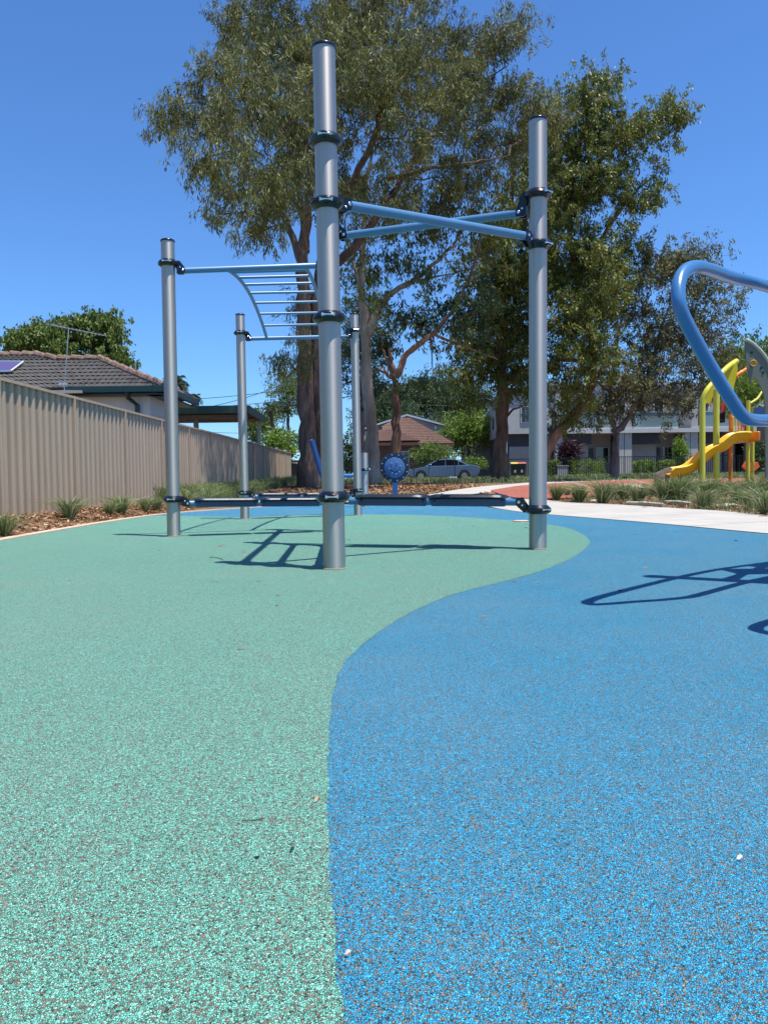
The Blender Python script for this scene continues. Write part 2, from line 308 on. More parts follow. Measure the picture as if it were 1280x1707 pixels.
class MB:
    def __init__(s): s.v = []; s.f = []; s.flat = False
    def add(s, vs_, fs):
        k = len(s.v); s.v += [tuple(p) for p in vs_]; s.f += [tuple(i+k for i in f) for f in fs]; return s
    def box(s, c, size, rot=None):
        hx, hy, hz = size[0]/2, size[1]/2, size[2]/2
        P = [Vector((x, y, z)) for z in (-hz, hz) for y in (-hy, hy) for x in (-hx, hx)]
        if rot is not None: P = [rot @ p for p in P]
        c = Vector(c)
        return s.add([p+c for p in P], [(0, 2, 3, 1), (4, 5, 7, 6), (0, 1, 5, 4), (2, 6, 7, 3), (0, 4, 6, 2), (1, 3, 7, 5)])
    def bb(s, x0, y0, z0, x1, y1, z1):
        return s.box(((x0+x1)/2, (y0+y1)/2, (z0+z1)/2), (abs(x1-x0), abs(y1-y0), abs(z1-z0)))
    def tube(s, pts, r, n=16, cap=True, squash=None):
        pts = [Vector(p) for p in pts]; rs = r if isinstance(r, (list, tuple)) else [r]*len(pts)
        rings = []; up = None
        for i, p in enumerate(pts):
            t = (pts[min(i+1, len(pts)-1)]-pts[max(i-1, 0)]).normalized()
            if up is None:
                up = Vector((0, 0, 1)) if abs(t.z) < .9 else Vector((0, 1, 0))
            a = (up - t*up.dot(t)).normalized(); up = a; b = t.cross(a)
            rings.append([p + (a*math.cos(2*math.pi*k/n)+b*math.sin(2*math.pi*k/n))*rs[i] for k in range(n)])
        vs_ = [q for rg in rings for q in rg]; fs = []
        for i in range(len(rings)-1):
            for k in range(n):
                fs.append((i*n+k, i*n+(k+1) % n, (i+1)*n+(k+1) % n, (i+1)*n+k))
        if cap: fs.append(tuple(reversed(range(n)))); fs.append(tuple((len(rings)-1)*n+k for k in range(n)))
        return s.add(vs_, fs)
    def lathe(s, prof, c, axis=(0, 0, 1), n=24, close=False):
        ax = Vector(axis).normalized(); q = Vector((0, 0, 1)).rotation_difference(ax); c = Vector(c)
        vs_ = []; fs = []
        for (r, z) in prof:
            for k in range(n):
                a = 2*math.pi*k/n; vs_.append(c + q @ Vector((r*math.cos(a), r*math.sin(a), z)))
        m_ = len(prof)
        for i in range(m_ if close else m_-1):
            j = (i+1) % m_
            for k in range(n): fs.append((i*n+k, i*n+(k+1) % n, j*n+(k+1) % n, j*n+k))
        if not close:
            fs.append(tuple(reversed(range(n)))); fs.append(tuple((m_-1)*n+k for k in range(n)))
        return s.add(vs_, fs)
    def prism(s, outline, ext):
        """outline: world points of a planar polygon, ext: extrusion vector"""
        o = [Vector(p) for p in outline]; e = Vector(ext); n = len(o)
        return s.add(o+[p+e for p in o], [tuple(range(n)), tuple(reversed(range(n, 2*n)))] + [(i, i+n, (i+1) % n+n, (i+1) % n) for i in range(n)])
    def build(s, name, material, parent=None, origin=None, smooth=35, bevel=0.0, sub=0):
        me = bpy.data.meshes.new(name); me.from_pydata(s.v, [], s.f); me.update()
        bm = bmesh.new(); bm.from_mesh(me); bmesh.ops.recalc_face_normals(bm, faces=bm.faces)
        bm.to_mesh(me); bm.free()
        if smooth:
            me.shade_smooth()
            me.set_sharp_from_angle(angle=R(smooth))
        o = link_mesh(name, me, material, parent, origin)
        if bevel:
            b = o.modifiers.new('bevel', 'BEVEL'); b.width = bevel; b.segments = 2; b.limit_method = 'ANGLE'; b.angle_limit = R(40)
        return o
def resample(pts, step):
    pts = [Vector(p) for p in pts]; out = [pts[0]]
    for a, b in zip(pts, pts[1:]):
        n = max(1, int(round((b-a).length/step)))
        for i in range(1, n+1): out.append(a.lerp(b, i/n))
    return out
def spline(pts, m=6):
    pts = [Vector(p) for p in pts]; out = []
    P = [pts[0]*2-pts[1]]+pts+[pts[-1]*2-pts[-2]]
    for i in range(1, len(P)-2):
        a, b, c, d = P[i-1:i+3]
        for k in range(m):
            t = k/m; out.append(.5*((2*b)+(c-a)*t+(2*a-5*b+4*c-d)*t*t+(3*b-a-3*c+d)*t**3))
    out.append(pts[-1]); return out
def quads_mesh(name, P, tone, material, parent=None, origin=None):
    """P: (N,4,3) quads, tone: (N,)"""
    N = len(P); me = bpy.data.meshes.new(name)
    me.vertices.add(N*4); me.loops.add(N*4); me.polygons.add(N)
    me.vertices.foreach_set('co', np.ascontiguousarray(P, np.float32).ravel())
    me.loops.foreach_set('vertex_index', np.arange(N*4, dtype=np.int32))
    me.polygons.foreach_set('loop_start', np.arange(0, N*4, 4, dtype=np.int32))
    me.update(calc_edges=True)
    at_ = me.attributes.new('tone', 'FLOAT', 'FACE'); at_.data.foreach_set('value', tone.astype(np.float32))
    return link_mesh(name, me, material, parent, origin)
def unit(a): return a/np.maximum(1e-9, np.linalg.norm(a, axis=1, keepdims=True))
# ------------------------------------------------------------------ foliage
DENS = 11
def leaf_quads(cen, d, L, W, rng, bend=.0):
    """rhombic leaves hanging from points cen along directions d"""
    N = len(cen)
    L = (L*(.7+.6*rng.random(N)))[:, None]; W = (W*(.7+.6*rng.random(N)))[:, None]
    d = unit(d); rnd = rng.normal(size=(N, 3)); s = unit(np.cross(d, rnd))
    mid = cen + d*L*.45
    return np.stack([cen, mid+s*W*.5, cen+d*L, mid-s*W*.5], axis=1)
def frusta(A, B, ra, rb, n=4):
    N = len(A); t = unit(B-A); ref = np.where(np.abs(t[:, 2:3]) < .9, np.array([[0, 0, 1.]]), np.array([[1., 0, 0]]))
    u = unit(np.cross(t, ref)); v = np.cross(t, u); Q = []
    for k in range(n):
        a0 = 2*math.pi*k/n; a1 = 2*math.pi*(k+1)/n
        d0 = u*math.cos(a0)+v*math.sin(a0); d1 = u*math.cos(a1)+v*math.sin(a1)
        Q.append(np.stack([A+d0*ra[:, None], A+d1*ra[:, None], B+d1*rb[:, None], B+d0*rb[:, None]], axis=1))
    return np.concatenate(Q)
def wobble(pts, amp, seed):
    r = random.Random(seed); out = []
    for i, p in enumerate(pts):
        k = amp*(0 if i == 0 else 1); out.append(p+Vector((r.uniform(-k, k), r.uniform(-k, k), r.uniform(-k, k))))
    return out
def make_tree(name, label, cat, Y, limbs, blobs, lf, bk, group=None, seed=1, L=.13, W=.035, sprigs=7, per=12, spread=.42, sp2=.13, droop=.7, tw=.011, depthf=.9, flare=1.3, tonek=0.0, crown=True):
    rng = np.random.default_rng(seed)
    base = at(limbs[0][0][0][0], limbs[0][0][0][1], Y); base.z = G(base.x, base.y)-.05
    root = empty(name, base, label, cat, group)
    nodes = []; prnt = []
    tb = MB()
    for li, (pp, r0, r1) in enumerate(limbs):
        P = [at(p[0], p[1], Y+(p[2] if len(p) > 2 else 0)) for p in pp]
        if li == 0: P[0] = base.copy()
        P = resample(spline(P, 5), .35); P = wobble(P, .035+r1*.2, seed+li)
        n = len(P); rs = []; r1 = r1*.5
        for i in range(n):
            t = i/(n-1); r = r0+(r1-r0)*t
            if li == 0: r *= 1+(flare-1)*math.exp(-t*n*.35/.45)
            r *= 1+.07*math.sin(i*2.1+seed)+.05*math.sin(i*.9+li)
            rs.append(r)
        k0 = len(tb.v); tb.tube(P, rs, n=12 if r0 > .12 else 7)
        st = len(nodes)
        for i, p in enumerate(P):
            if P[i].z > base.z+1.6 or li > 0: nodes.append(p)
    nd = np.array(nodes); par = np.full(len(nd), -1); n0 = len(nd)
    att = []
    for b in blobs:
        px, py, rx, ry = b[:4]; do = b[4] if len(b) > 4 else 0; dens = b[5] if len(b) > 5 else 1.0
        c = at(px, py, Y+do); k = c.y/FPX; ax, az = rx*k, ry*k; ay = (ax+az)/2*depthf
        cnt = int(max(5, dens*ax*az*ay**.5*DENS))
        q = rng.normal(size=(cnt, 3)); q = unit(q)*(rng.random((cnt, 1))**(1/2.6))
        att.append(q*np.array([[ax, ay, az]])+np.array([c]))
    att = np.concatenate(att)
    d0 = np.array([np.min(np.linalg.norm(nd-a, axis=1)) for a in att]); att = att[np.argsort(d0)]
    NL = [nd]; P_ = list(nd); par = list(par); arr = np.zeros((n0+len(att)*4, 3)); arr[:n0] = nd; cnt = n0; tips = []
    for a in att:
        dv = arr[:cnt]-a; dd = np.linalg.norm(dv, axis=1)+.35*np.maximum(0, dv[:, 2]); j = int(np.argmin(dd)); s = arr[j]
        Ln = np.linalg.norm(a-s); m = max(1, min(3, int(Ln/.5)))
        pj = j
        for q in range(1, m+1):
            t = q/m; p = s*(1-t)+a*t + (rng.normal(size=3)*.08*Ln if q < m else 0)
            if q < m: p[2] += .12*Ln*math.sin(math.pi*t)
            arr[cnt] = p; par.append(pj); pj = cnt; cnt += 1
        tips.append(a)
    arr = arr[:cnt]; par = np.array(par); w_ = np.zeros(cnt); w_[n0:] = .35
    for i in range(cnt-1, n0-1, -1): w_[par[i]] += w_[i]
    e = np.arange(n0, cnt); rr = tw*np.power(w_, .52)
    A = arr[par[e]]; B = arr[e]; ra = np.minimum(rr[par[e]], rr[e]*1.25); rb = rr[e]*.85
    Q = frusta(A, B, ra, rb, 5)
    tb.add(Q.reshape(-1, 3).tolist(), np.arange(len(Q)*4).reshape(-1, 4).tolist()); tb.build('trunk', M[bk], root, smooth=60)
    tips = np.array(tips); T = len(tips)
    c1 = np.repeat(tips, sprigs, axis=0) + rng.normal(size=(T*sprigs, 3))*spread*np.array([[1, 1, .75]])
    tone1 = np.repeat(rng.random(T), sprigs)*.45+rng.random(T*sprigs)*.3
    ax = unit(rng.normal(size=(T*sprigs, 3)) + np.array([[0, 0, -droop*1.6]]))
    # fine twig to every sprig
    src = np.repeat(tips, sprigs, axis=0)
    c2 = np.repeat(c1, per, axis=0) + np.repeat(ax, per, axis=0)*(rng.random((T*sprigs*per, 1))-.3)*sp2*2.2 + rng.normal(size=(T*sprigs*per, 3))*sp2*.55
    dirs = np.repeat(ax, per, axis=0)*.8+rng.normal(size=(T*sprigs*per, 3))*.55+np.array([[0, 0, -droop]])
    Q = leaf_quads(c2, dirs, L, W, rng)
    tone = np.clip(np.repeat(tone1, per)+rng.random(len(Q))*.25, 0, 1)
    sel = rng.random(T*sprigs) < .55
    Qt = frusta(src[sel], c1[sel], np.full(sel.sum(), tw*.45), np.full(sel.sum(), tw*.25), 3)
    co = quads_mesh('crown', np.concatenate([Q, Qt]), np.concatenate([tone, np.zeros(len(Qt))]), M[lf], root)
    co.data.materials.append(M[bk]); co.data.polygons.foreach_set('material_index', np.concatenate([np.zeros(len(Q), np.int32), np.ones(len(Qt), np.int32)]))
    return root
def tuft_mesh(name, n, h, spread, lean, w0, rng, seedheads=0):
    """grass blades: two quads each, arching outwards"""
    a = rng.random(n)*2*math.pi; r = spread*np.sqrt(rng.random(n)); b = np.stack([r*np.cos(a), r*np.sin(a), np.zeros(n)], 1)
    out = np.stack([np.cos(a), np.sin(a), np.zeros(n)], 1)+rng.normal(size=(n, 3))*.5; out[:, 2] = 0
    hh = h*(.55+.6*rng.random(n))[:, None]; ln = lean*(.3+rng.random(n))[:, None]
    m_ = b+out*ln*hh*.35+np.array([[0, 0, 1]])*hh*.6; t = b+out*ln*hh+np.array([[0, 0, 1]])*hh*(1-.35*ln)
    s = np.stack([-np.sin(a), np.cos(a), np.zeros(n)], 1); s = unit(s+rng.normal(size=(n, 3))*.6)*w0
    Q = np.concatenate([np.stack([b-s*.5, b+s*.5, m_+s*.45, m_-s*.45], 1), np.stack([m_-s*.45, m_+s*.45, t+s*.06, t-s*.06], 1)])
    tone = np.clip(rng.normal(size=n)*.2+.42, 0, .84); dead = rng.random(n) < .12; tone[dead] = 1
    tone = np.concatenate([tone, tone])
    return Q, tone
def shrub(name, label, cat, px, py, rx, ry, Y, lf, group=None, n=900, L=.09, W=.045, seed=3, droop=0.0, box=False, bk='bk_grey', ground=True, dens=1.0):
    rng = np.random.default_rng(seed)
    c = at(px, py, Y); k = Y/FPX; ax, az = rx*k, ry*k
    root = empty(name, (c.x, Y, G(c.x, Y)), label, cat, group)
    st = MB(); gz = G(c.x, Y)
    rnd = random.Random(seed)
    for i in range(5):
        q = Vector((c.x+rnd.uniform(-.5, .5)*ax, Y+rnd.uniform(-.3, .3)*ax, c.z+rnd.uniform(-.3, .4)*az))
        st.tube([Vector((c.x+(q.x-c.x)*.2, Y, gz-.05)), Vector((c.x+(q.x-c.x)*.6, (Y+q.y)/2, (gz+q.z)/2)), q], [.03+.02*ax, .02+.012*ax, .008], n=6)
    st.build('stems', M[bk], root)
    nc = int(n/14)
    if box:
        q = (rng.random((nc, 3))*2-1); q[:, 2] *= 1
        f = rng.integers(0, 3, nc); q[np.arange(nc), f] = np.sign(q[np.arange(nc), f])*.95
        q += rng.normal(size=q.shape)*.05
    else:
        q = unit(rng.normal(size=(nc, 3)))*(rng.random((nc, 1))**.33)
        lump = 1+.22*np.sin(q[:, :1]*5+seed)*np.cos(q[:, 2:3]*6+seed*2); q = q*lump
    cen = q*np.array([[ax, ax*.8, az]])+np.array([c])
    cc = np.repeat(cen, 14, 0)+rng.normal(size=(nc*14, 3))*.5*min(.35, .22*max(ax, az)+.02)
    cc[:, 2] = np.maximum(cc[:, 2], gz+.03)
    d = rng.normal(size=(nc*14, 3))+np.array([[0, 0, .3-droop]])
    Q = leaf_quads(cc, d, L, W, rng); tone = np.clip(np.repeat(rng.random(nc)*.5, 14)+rng.random(nc*14)*.42, 0, 1)
    quads_mesh('foliage', Q, tone, M[lf], root)
    return root
def palm(label, px, py, Y, r, seed, trunk_r=.12, fronds=18, group=None, arch=.55):
    rng = np.random.default_rng(seed); c = at(px, py, Y); k = Y/FPX; r = r*k; gz = G(c.x, Y)
    root = empty('palm_tree', (c.x, Y, gz), label, 'palm', group)
    MB().tube([(c.x, Y, gz-.05), (c.x+.05, Y, (gz+c.z)/2), c], [trunk_r*1.3, trunk_r, trunk_r*.9], n=9).build('trunk', M['bk_grey'], root)
    Qs = []; T = []
    for i in range(fronds):
        a = 2*math.pi*(i/fronds)+rng.random()*.3; el = rng.uniform(-.35, 1.15); h = Vector((math.cos(a), math.sin(a), 0))
        pts = []
        for j in range(13):
            t = j/12; pts.append(np.array(c+h*(r*t*math.cos(el*.8)*(1-.2*t))+Vector((0, 0, r*(math.sin(el)*t-arch*t*t)))))
        pts = np.array(pts); A = pts[:-1]; B = pts[1:]
        Qs.append(frusta(A, B, np.full(12, .015), np.full(12, .01), 3)); T.append(np.full(36, .3))
        m_ = 70; tt = rng.random(m_)*11.5+.4; i0 = tt.astype(int); p = A[i0]+(B[i0]-A[i0])*(tt-i0)[:, None]; tg = unit(B[i0]-A[i0])
        sd_ = unit(np.cross(tg, np.array([[0, 0, 1.]])))*np.where(rng.random(m_) < .5, 1, -1)[:, None]
        Qs.append(leaf_quads(p, sd_+tg*.5+np.array([[0, 0, -.45]]), r*.34, .035+.01*r, rng)); T.append(rng.random(m_)*.8)
    quads_mesh('fronds', np.concatenate(Qs), np.concatenate(T), M['lf_palm'], root)
    return root
# ------------------------------------------------------------------ THE SETTING
# ground sheet
def grid_mesh(name, xs, ys, zf, material):
    X, Yy = np.meshgrid(xs, ys); nx, ny = len(xs), len(ys)
    v = [(float(x), float(y), zf(float(x), float(y))) for y in ys for x in xs]
    f = [(j*nx+i, j*nx+i+1, (j+1)*nx+i+1, (j+1)*nx+i) for j in range(ny-1) for i in range(nx-1)]
    me = bpy.data.meshes.new(name); me.from_pydata(v, [], f); me.shade_smooth()
    return link_mesh(name, me, material)
# outline of the rubber pad (world metres), counter-clockwise
left = [Vector((x, y, 0)) for x, y in KERB]
rimr = [gp(799, 843), gp(835, 849), gp(878, 855), gp(912, 858), gp(1060, 870), gp(1170, 880), gp(1280, 890.5)]
right = [Vector((p.x, p.y, 0)) for p in rimr]
right += [Vector((3.95, 4.6, 0)), Vector((4.1, 2.0, 0)), Vector((4.15, -1.0, 0))]
far = [Vector((-.8, 18.9, 0)), Vector((.2, 18.9, 0)), Vector((1.1, 18.5, 0))]
far[-1].y = max(far[-1].y, right[0].y+.6)
pad_outline = left+far+right
PADX = [p.x for p in pad_outline]
def inside(x, y, poly):
    c = False; n = len(poly); j = n-1
    for i in range(n):
        a, b = poly[i], poly[j]
        if (a[1] > y) != (b[1] > y) and x < (b[0]-a[0])*(y-a[1])/(b[1]-a[1])+a[0]: c = not c
        j = i
    return c
PO = [(p.x, p.y) for p in pad_outline]
def gz_ground(x, y):
    z = G(x, y)
    if -3.95 < x < 4.6 and y < 19: z -= .05 if (inside(x, y, PO)) else 0
    if y > 53: return z
    rn = .012*math.sin(x*3.1+y*1.7)+.012*math.sin(x*7.3-y*4.1)+.008*math.sin(x*13+y*11)
    return z-.015+rn*sstep(0, .5, (kerb_x(y)-x) if x < 0 else x-4.3)
xs = np.unique(np.concatenate([np.linspace(-400, -30, 12), np.linspace(-30, -6, 13), np.arange(-6, 12, .16), np.linspace(12, 40, 20), np.linspace(40, 400, 12)]))
ys = np.unique(np.concatenate([np.linspace(-40, -2, 6), np.arange(-2, 24, .25), np.arange(24, 60, 1.0), np.linspace(60, 200, 24), np.linspace(200, 900, 10)]))
tag(grid_mesh('ground', xs, ys, gz_ground, M['dirt']), kind='structure')
def sheet(name, outline, z, material):
    mb = MB(); o = [(p.x, p.y, z) for p in outline]; mb.v = o; mb.f = [tuple(range(len(o)))]
    me = bpy.data.meshes.new(name); me.from_pydata(mb.v, [], mb.f)
    bm = bmesh.new(); bm.from_mesh(me); bmesh.ops.triangulate(bm, faces=bm.faces, ngon_method='EAR_CLIP'); bmesh.ops.recalc_face_normals(bm, faces=bm.faces)
    for f_ in bm.faces:
        if f_.normal.z < 0: f_.normal_flip()
    bm.to_mesh(me); bm.free()
    o = link_mesh(name, me, material); return tag(o, kind='structure')
sheet('blue_rubber_surface', spline(pad_outline[:len(left)], 4)+spline(far+right[:1], 4)[:-1]+spline(right, 4), .0, M['blue'])
gpx = [(572, 1760), (572, 1707), (566, 1650), (556, 1540), (549, 1440), (547, 1330), (550, 1210), (556, 1155), (570, 1118), (600, 1083), (650, 1042), (700, 1015), (760, 990), (850, 968), (910, 949), (960, 926), (981, 909), (981, 900), (965, 888), (935, 878), (890, 871.5), (800, 864), (700, 859), (600, 857.5), (500, 859), (400, 862), (320, 861)]
gpts = [gp(*p) for p in gpx]; gpts = [Vector((p.x, p.y, 0)) for p in gpts]
g_out = [Vector((gpts[0].x+.02, -1.0, 0)), Vector((gpts[0].x+.02, 0.0, 0))]+spline(gpts, 5)
kk = [Vector((kerb_x(y), y, 0)) for y in (13.0, 12.2, 11.2, 9.2, 7.2, 5, 2, -1.0)]
g_out += [kk[0]]+spline(kk, 3)[1:]
rg = random.Random(9); g2 = []
for a_, b_ in zip(g_out, g_out[1:]+g_out[:1]):
    d_ = (b_-a_).length; near_ = a_.y < 6 and a_.x > -1.5; n_ = max(1, int(d_/(.007 if a_.y < 2.2 else .02))) if near_ else 1
    for i_ in range(n_):
        p_ = a_.lerp(b_, i_/n_); j_ = .0016 if near_ else 0; g2.append(Vector((p_.x+rg.uniform(-j_, j_)+(.0015*math.sin(p_.y*31) if near_ else 0), p_.y+rg.uniform(-j_, j_)*.5, 0)))
sheet('green_rubber_surface', g2, .0012, M['green'])
def strip(name, A, B, material, dz, n=8, kind='structure', thick=0):
    """ribbon between two world polylines, following the ground"""
    m_ = len(A); v = []; f = []
    for a, b in zip(A, B):
        for j in range(n+1):
            t = j/n; x = a.x+(b.x-a.x)*t; y = a.y+(b.y-a.y)*t; v.append((x, y, G(x, y)+dz))
    for i in range(m_-1):
        for j in range(n): f.append((i*(n+1)+j, i*(n+1)+j+1, (i+1)*(n+1)+j+1, (i+1)*(n+1)+j))
    me = bpy.data.meshes.new(name); me.from_pydata(v, [], f); me.update()
    bm = bmesh.new(); bm.from_mesh(me)
    for f_ in bm.faces:
        if f_.normal.z < 0: f_.normal_flip()
    bm.to_mesh(me); bm.free(); me.shade_smooth()
    return tag(link_mesh(name, me, material), kind=kind)
# pink concrete kerb along the left of the pad
kl = spline(left+far[:2], 5); kb = MB()
for i in range(len(kl)-1):
    a, b = kl[i], kl[i+1]; ta = ((kl[min(i+1, len(kl)-1)]-kl[max(i-1, 0)])).normalized(); tb_ = ((kl[min(i+2, len(kl)-1)]-kl[i])).normalized()
    na = Vector((-ta.y, ta.x, 0))*.12; nb = Vector((-tb_.y, tb_.x, 0))*.12
    o = [a, b, b+nb, a+na]; kb.add([(p.x, p.y, .012) for p in o]+[(p.x, p.y, -.1) for p in o], [(3, 2, 1, 0), (0, 1, 5, 4), (2, 3, 7, 6)])
tag(kb.build('kerb', M['kerb']), kind='structure')
# white concrete path: from the right, round behind the pad
inner = [Vector((4.2, -1, 0)), Vector((4.12, 2.0, 0)), Vector((3.97, 4.6, 0))]+[Vector((p.x+.003, p.y, 0)) for p in reversed(rimr)]+[far[-1]+Vector((0, .0, 0)), far[-2], far[-3], Vector((-1.6, 18.5, 0))]
outpx = [(1280, 859.5), (1200, 852), (1100, 846), (1010, 840.5), (915, 834.5), (860, 831), (822, 827)]
outer = [Vector((6.6, -1, 0)), Vector((6.3, 2.0, 0)), Vector((6.0, 6, 0))]+[gp(*p) for p in outpx]
def arc_resample(P, n):
    P = [Vector((p.x, p.y, 0)) for p in P]; P = spline(P, 4); d = [0]
    for a, b in zip(P, P[1:]): d.append(d[-1]+(b-a).length)
    out = []
    for i in range(n):
        s = d[-1]*i/(n-1); j = 0
        while j < len(d)-2 and d[j+1] < s: j += 1
        t = (s-d[j])/max(1e-6, d[j+1]-d[j]); out.append(P[j].lerp(P[j+1], t))
    return out
o2 = [gp(*p) for p in [(740, 821), (690, 826)]]
outer += [Vector((.9, 21.2, 0)), Vector((-.9, 20.6, 0))]
strip('concrete_path', arc_resample(inner, 70), arc_resample(outer, 70), M['concrete'], .006)
pi_, po_ = arc_resample(inner, 70), arc_resample(outer, 70); jm = MB()
for k_ in range(4, 68, 6):
    a_, b_ = pi_[k_], po_[k_]; t_ = (pi_[k_+1]-pi_[k_]).normalized()*.006
    for i_ in range(8):
        p_, q_ = a_.lerp(b_, i_/8), a_.lerp(b_, (i_+1)/8); jm.add([(v.x, v.y, G(v.x, v.y)+.0085) for v in (p_-t_, p_+t_, q_+t_, q_-t_)], [(0, 1, 2, 3)])
jo = jm.build('path_joints', mat('joint_dark', (.10, .09, .08), rough=.95)); tag(jo, kind='structure')
# the red soft-fall between the trees and its pale path edge
redA = [gp(*p) for p in [(818, 819.5), (850, 829), (880, 831.5), (915, 833), (960, 830), (1010, 826), (1060, 822), (1110, 818), (1170, 815), (1225, 813), (1290, 812)]]
redB = [gp(*p) for p in [(818, 817.5), (850, 812.5), (880, 809), (915, 806.5), (960, 804), (1010, 802), (1060, 800), (1110, 799.3), (1170, 798.8), (1225, 798), (1290, 797)]]
strip('red_rubber_surface', arc_resample(redA, 50), arc_resample(redB, 50), M['red'], .014, n=14)
wB = [gp(*p) for p in [(715, 825), (760, 817), (810, 810.5), (860, 806.5), (920, 803), (1000, 800.2), (1060, 798.5)]]
wA = [gp(*p) for p in [(740, 828), (790, 824), (830, 818), (868, 812), (925, 807), (1003, 803), (1062, 801)]]
strip('garden_path', arc_resample(wA, 40), arc_resample(wB, 40), M['concrete'], .009, n=12)
# street beyond the fence
for nm, y0, y1, mm, dz in (('street', 49.2, 57.5, 'asphalt', .02), ('footpath', 47.0, 48.4, 'concrete', .02)):
    strip(nm, [Vector((x, y0, 0)) for x in range(-60, 121, 5)], [Vector((x, y1, 0)) for x in range(-60, 121, 5)], M[mm], dz, n=8)
# wood chips in the beds (nobody could count them)
def chips(name, regions, seed):
    rng = np.random.default_rng(seed); Qs = []; Ts = []
    for (fn, n, s) in regions:
        P = fn(rng, n); N = len(P); 
        z = np.array([gz_ground(float(a), float(b)) for a, b in P]); c = np.column_stack([P, z+rng.random(N)*.03+.004])
        a = rng.random(N)*math.pi; d = np.column_stack([np.cos(a), np.sin(a), rng.normal(size=N)*.35]); d = unit(d)
        n_ = unit(rng.normal(size=(N, 3))*.45+np.array([[0, 0, 1.]])); sd_ = unit(np.cross(d, n_))
        L = (s*(.5+rng.random(N)))[:, None]; W_ = L*(.18+.25*rng.random((N, 1)))
        Qs.append(np.stack([c-d*L/2-sd_*W_/2, c+d*L/2-sd_*W_/3, c+d*L/2+sd_*W_/2, c-d*L/2+sd_*W_/3], 1)); Ts.append(np.clip(rng.random(N)**1.3, 0, 1))
    o = quads_mesh(name, np.concatenate(Qs), np.concatenate(Ts), M['chip']); return tag(o, kind='stuff')
def reg_left(rng, n):
    y = 3+rng.random(n)**.8*26; kx = np.array([kerb_x(v) for v in y]); x = FX+.02+(kx-.14-FX)*rng.random(n)
    m_ = ~((y > 13.4) & (y < 18) & (x > -4.2)); return np.column_stack([x, y])
def reg_poly(poly):
    xs_ = [p[0] for p in poly]; ys_ = [p[1] for p in poly]
    def f(rng, n):
        P = np.column_stack([rng.uniform(min(xs_), max(xs_), n*4), rng.uniform(min(ys_), max(ys_), n*4)])
        return np.array([p for p in P if inside(p[0], p[1], poly)])[:n]
    return f
obed = [(p.x, p.y) for p in outer if p.y > 5.5 and p.x > 2.5]
rb = [(p.x, p.y) for p in redA]
BEDR = [(9.5, 6.0)]+obed+rb[1:]+[(11.5, rb[-1][1])]
def reg_far(rng, n):
    y = 20+rng.random(n)*12; x = -4+rng.random(n)*(7.5); P = np.column_stack([x, y])
    rp = [(p.x, p.y) for p in redA+redB[::-1]]+[]; wp = [(p.x, p.y) for p in wA+wB[::-1]]
    return np.array([p for p in P if not inside(p[0], p[1], rp) and not inside(p[0], p[1], wp) and p[1] > 21.3])
tag(chips('wood_chips', [(reg_left, 17000, .05), (reg_poly(BEDR), 12000, .06), (reg_far, 12000, .09)], 5))
# ------------------------------------------------------------------ long steel boundary fence
def steel_fence():
    root = empty('boundary_fence', (FX, 10, 0.1), 'long beige corrugated steel fence running along the left side of the pad', 'fence')
    y0 = 9.85-2.4*4; nb = 17
    for i in range(nb):
        a = y0+i*2.4; b = a+2.4
        zb = lambda y: .0+.12+(y-10)*.0089
        # ribbed sheet
        prof = []; y = a+.03; p = (b-a-.06)/11.0
        for k in range(11):
            s = a+.03+k*p
            prof += [(s, -.034), (s+p*.48, -.034), (s+p*.62, 0), (s+p*.84, 0), (s+p*.975, -.034)]
        mb = MB(); n = len(prof)
        v = [(FX+x, yy, zb(yy)-.25) for yy, x in prof]+[(FX+x, yy, zb(yy)+1.765) for yy, x in prof]
        mb.add(v, [(k, k+1, k+1+n, k+n) for k in range(n-1)])
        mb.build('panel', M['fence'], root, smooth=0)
        mb = MB(); mb.v = []; 
        mb.add([(FX-.05, a+.002, zb(a)+1.76), (FX+.03, a+.002, zb(a)+1.76), (FX+.03, b-.002, zb(b)+1.76), (FX-.05, b-.002, zb(b)+1.76),
                (FX-.05, a+.002, zb(a)+1.80), (FX+.03, a+.002, zb(a)+1.80), (FX+.03, b-.002, zb(b)+1.80), (FX-.05, b-.002, zb(b)+1.80)],
               [(0, 1, 2, 3), (7, 6, 5, 4), (0, 4, 5, 1), (1, 5, 6, 2), (2, 6, 7, 3), (3, 7, 4, 0)])
        mb.build('top_rail', M['fence'], root, smooth=0)
        mb = MB(); mb.bb(FX-.055, a-.028, zb(a)-.3, FX+.034, a+.028, zb(a)+1.80+.002); mb.build('post', M['fence'], root, smooth=0, bevel=.004)
steel_fence()
# ------------------------------------------------------------------ black pool-style park fence in front of the street
def park_fence():
    x0, x1, Y = -3.0, 36.0, 45.5; root = empty('park_fence', (x0, Y, G(x0, Y)), 'black metal baluster fence between the park and the street', 'fence')
    n = int((x1-x0)/2.4)
    for i in range(n):
        a = x0+i*2.4; z = G(a+1.2, Y); mb = MB()
        mb.bb(a+.03, Y-.02, z+.12, a+2.37, Y+.02, z+.16); mb.bb(a+.03, Y-.02, z+1.22, a+2.37, Y+.02, z+1.26)
        for k in range(20):
            x = a+.12+k*.114; mb.bb(x-.012, Y-.012, z+.16, x+.012, Y+.012, z+1.22)
        mb.build('panel', M['iron'], root, smooth=0)
        mb = MB(); mb.bb(a-.03, Y-.03, z-.1, a+.03, Y+.03, z+1.3); mb.build('post', M['iron'], root, smooth=0)
park_fence()
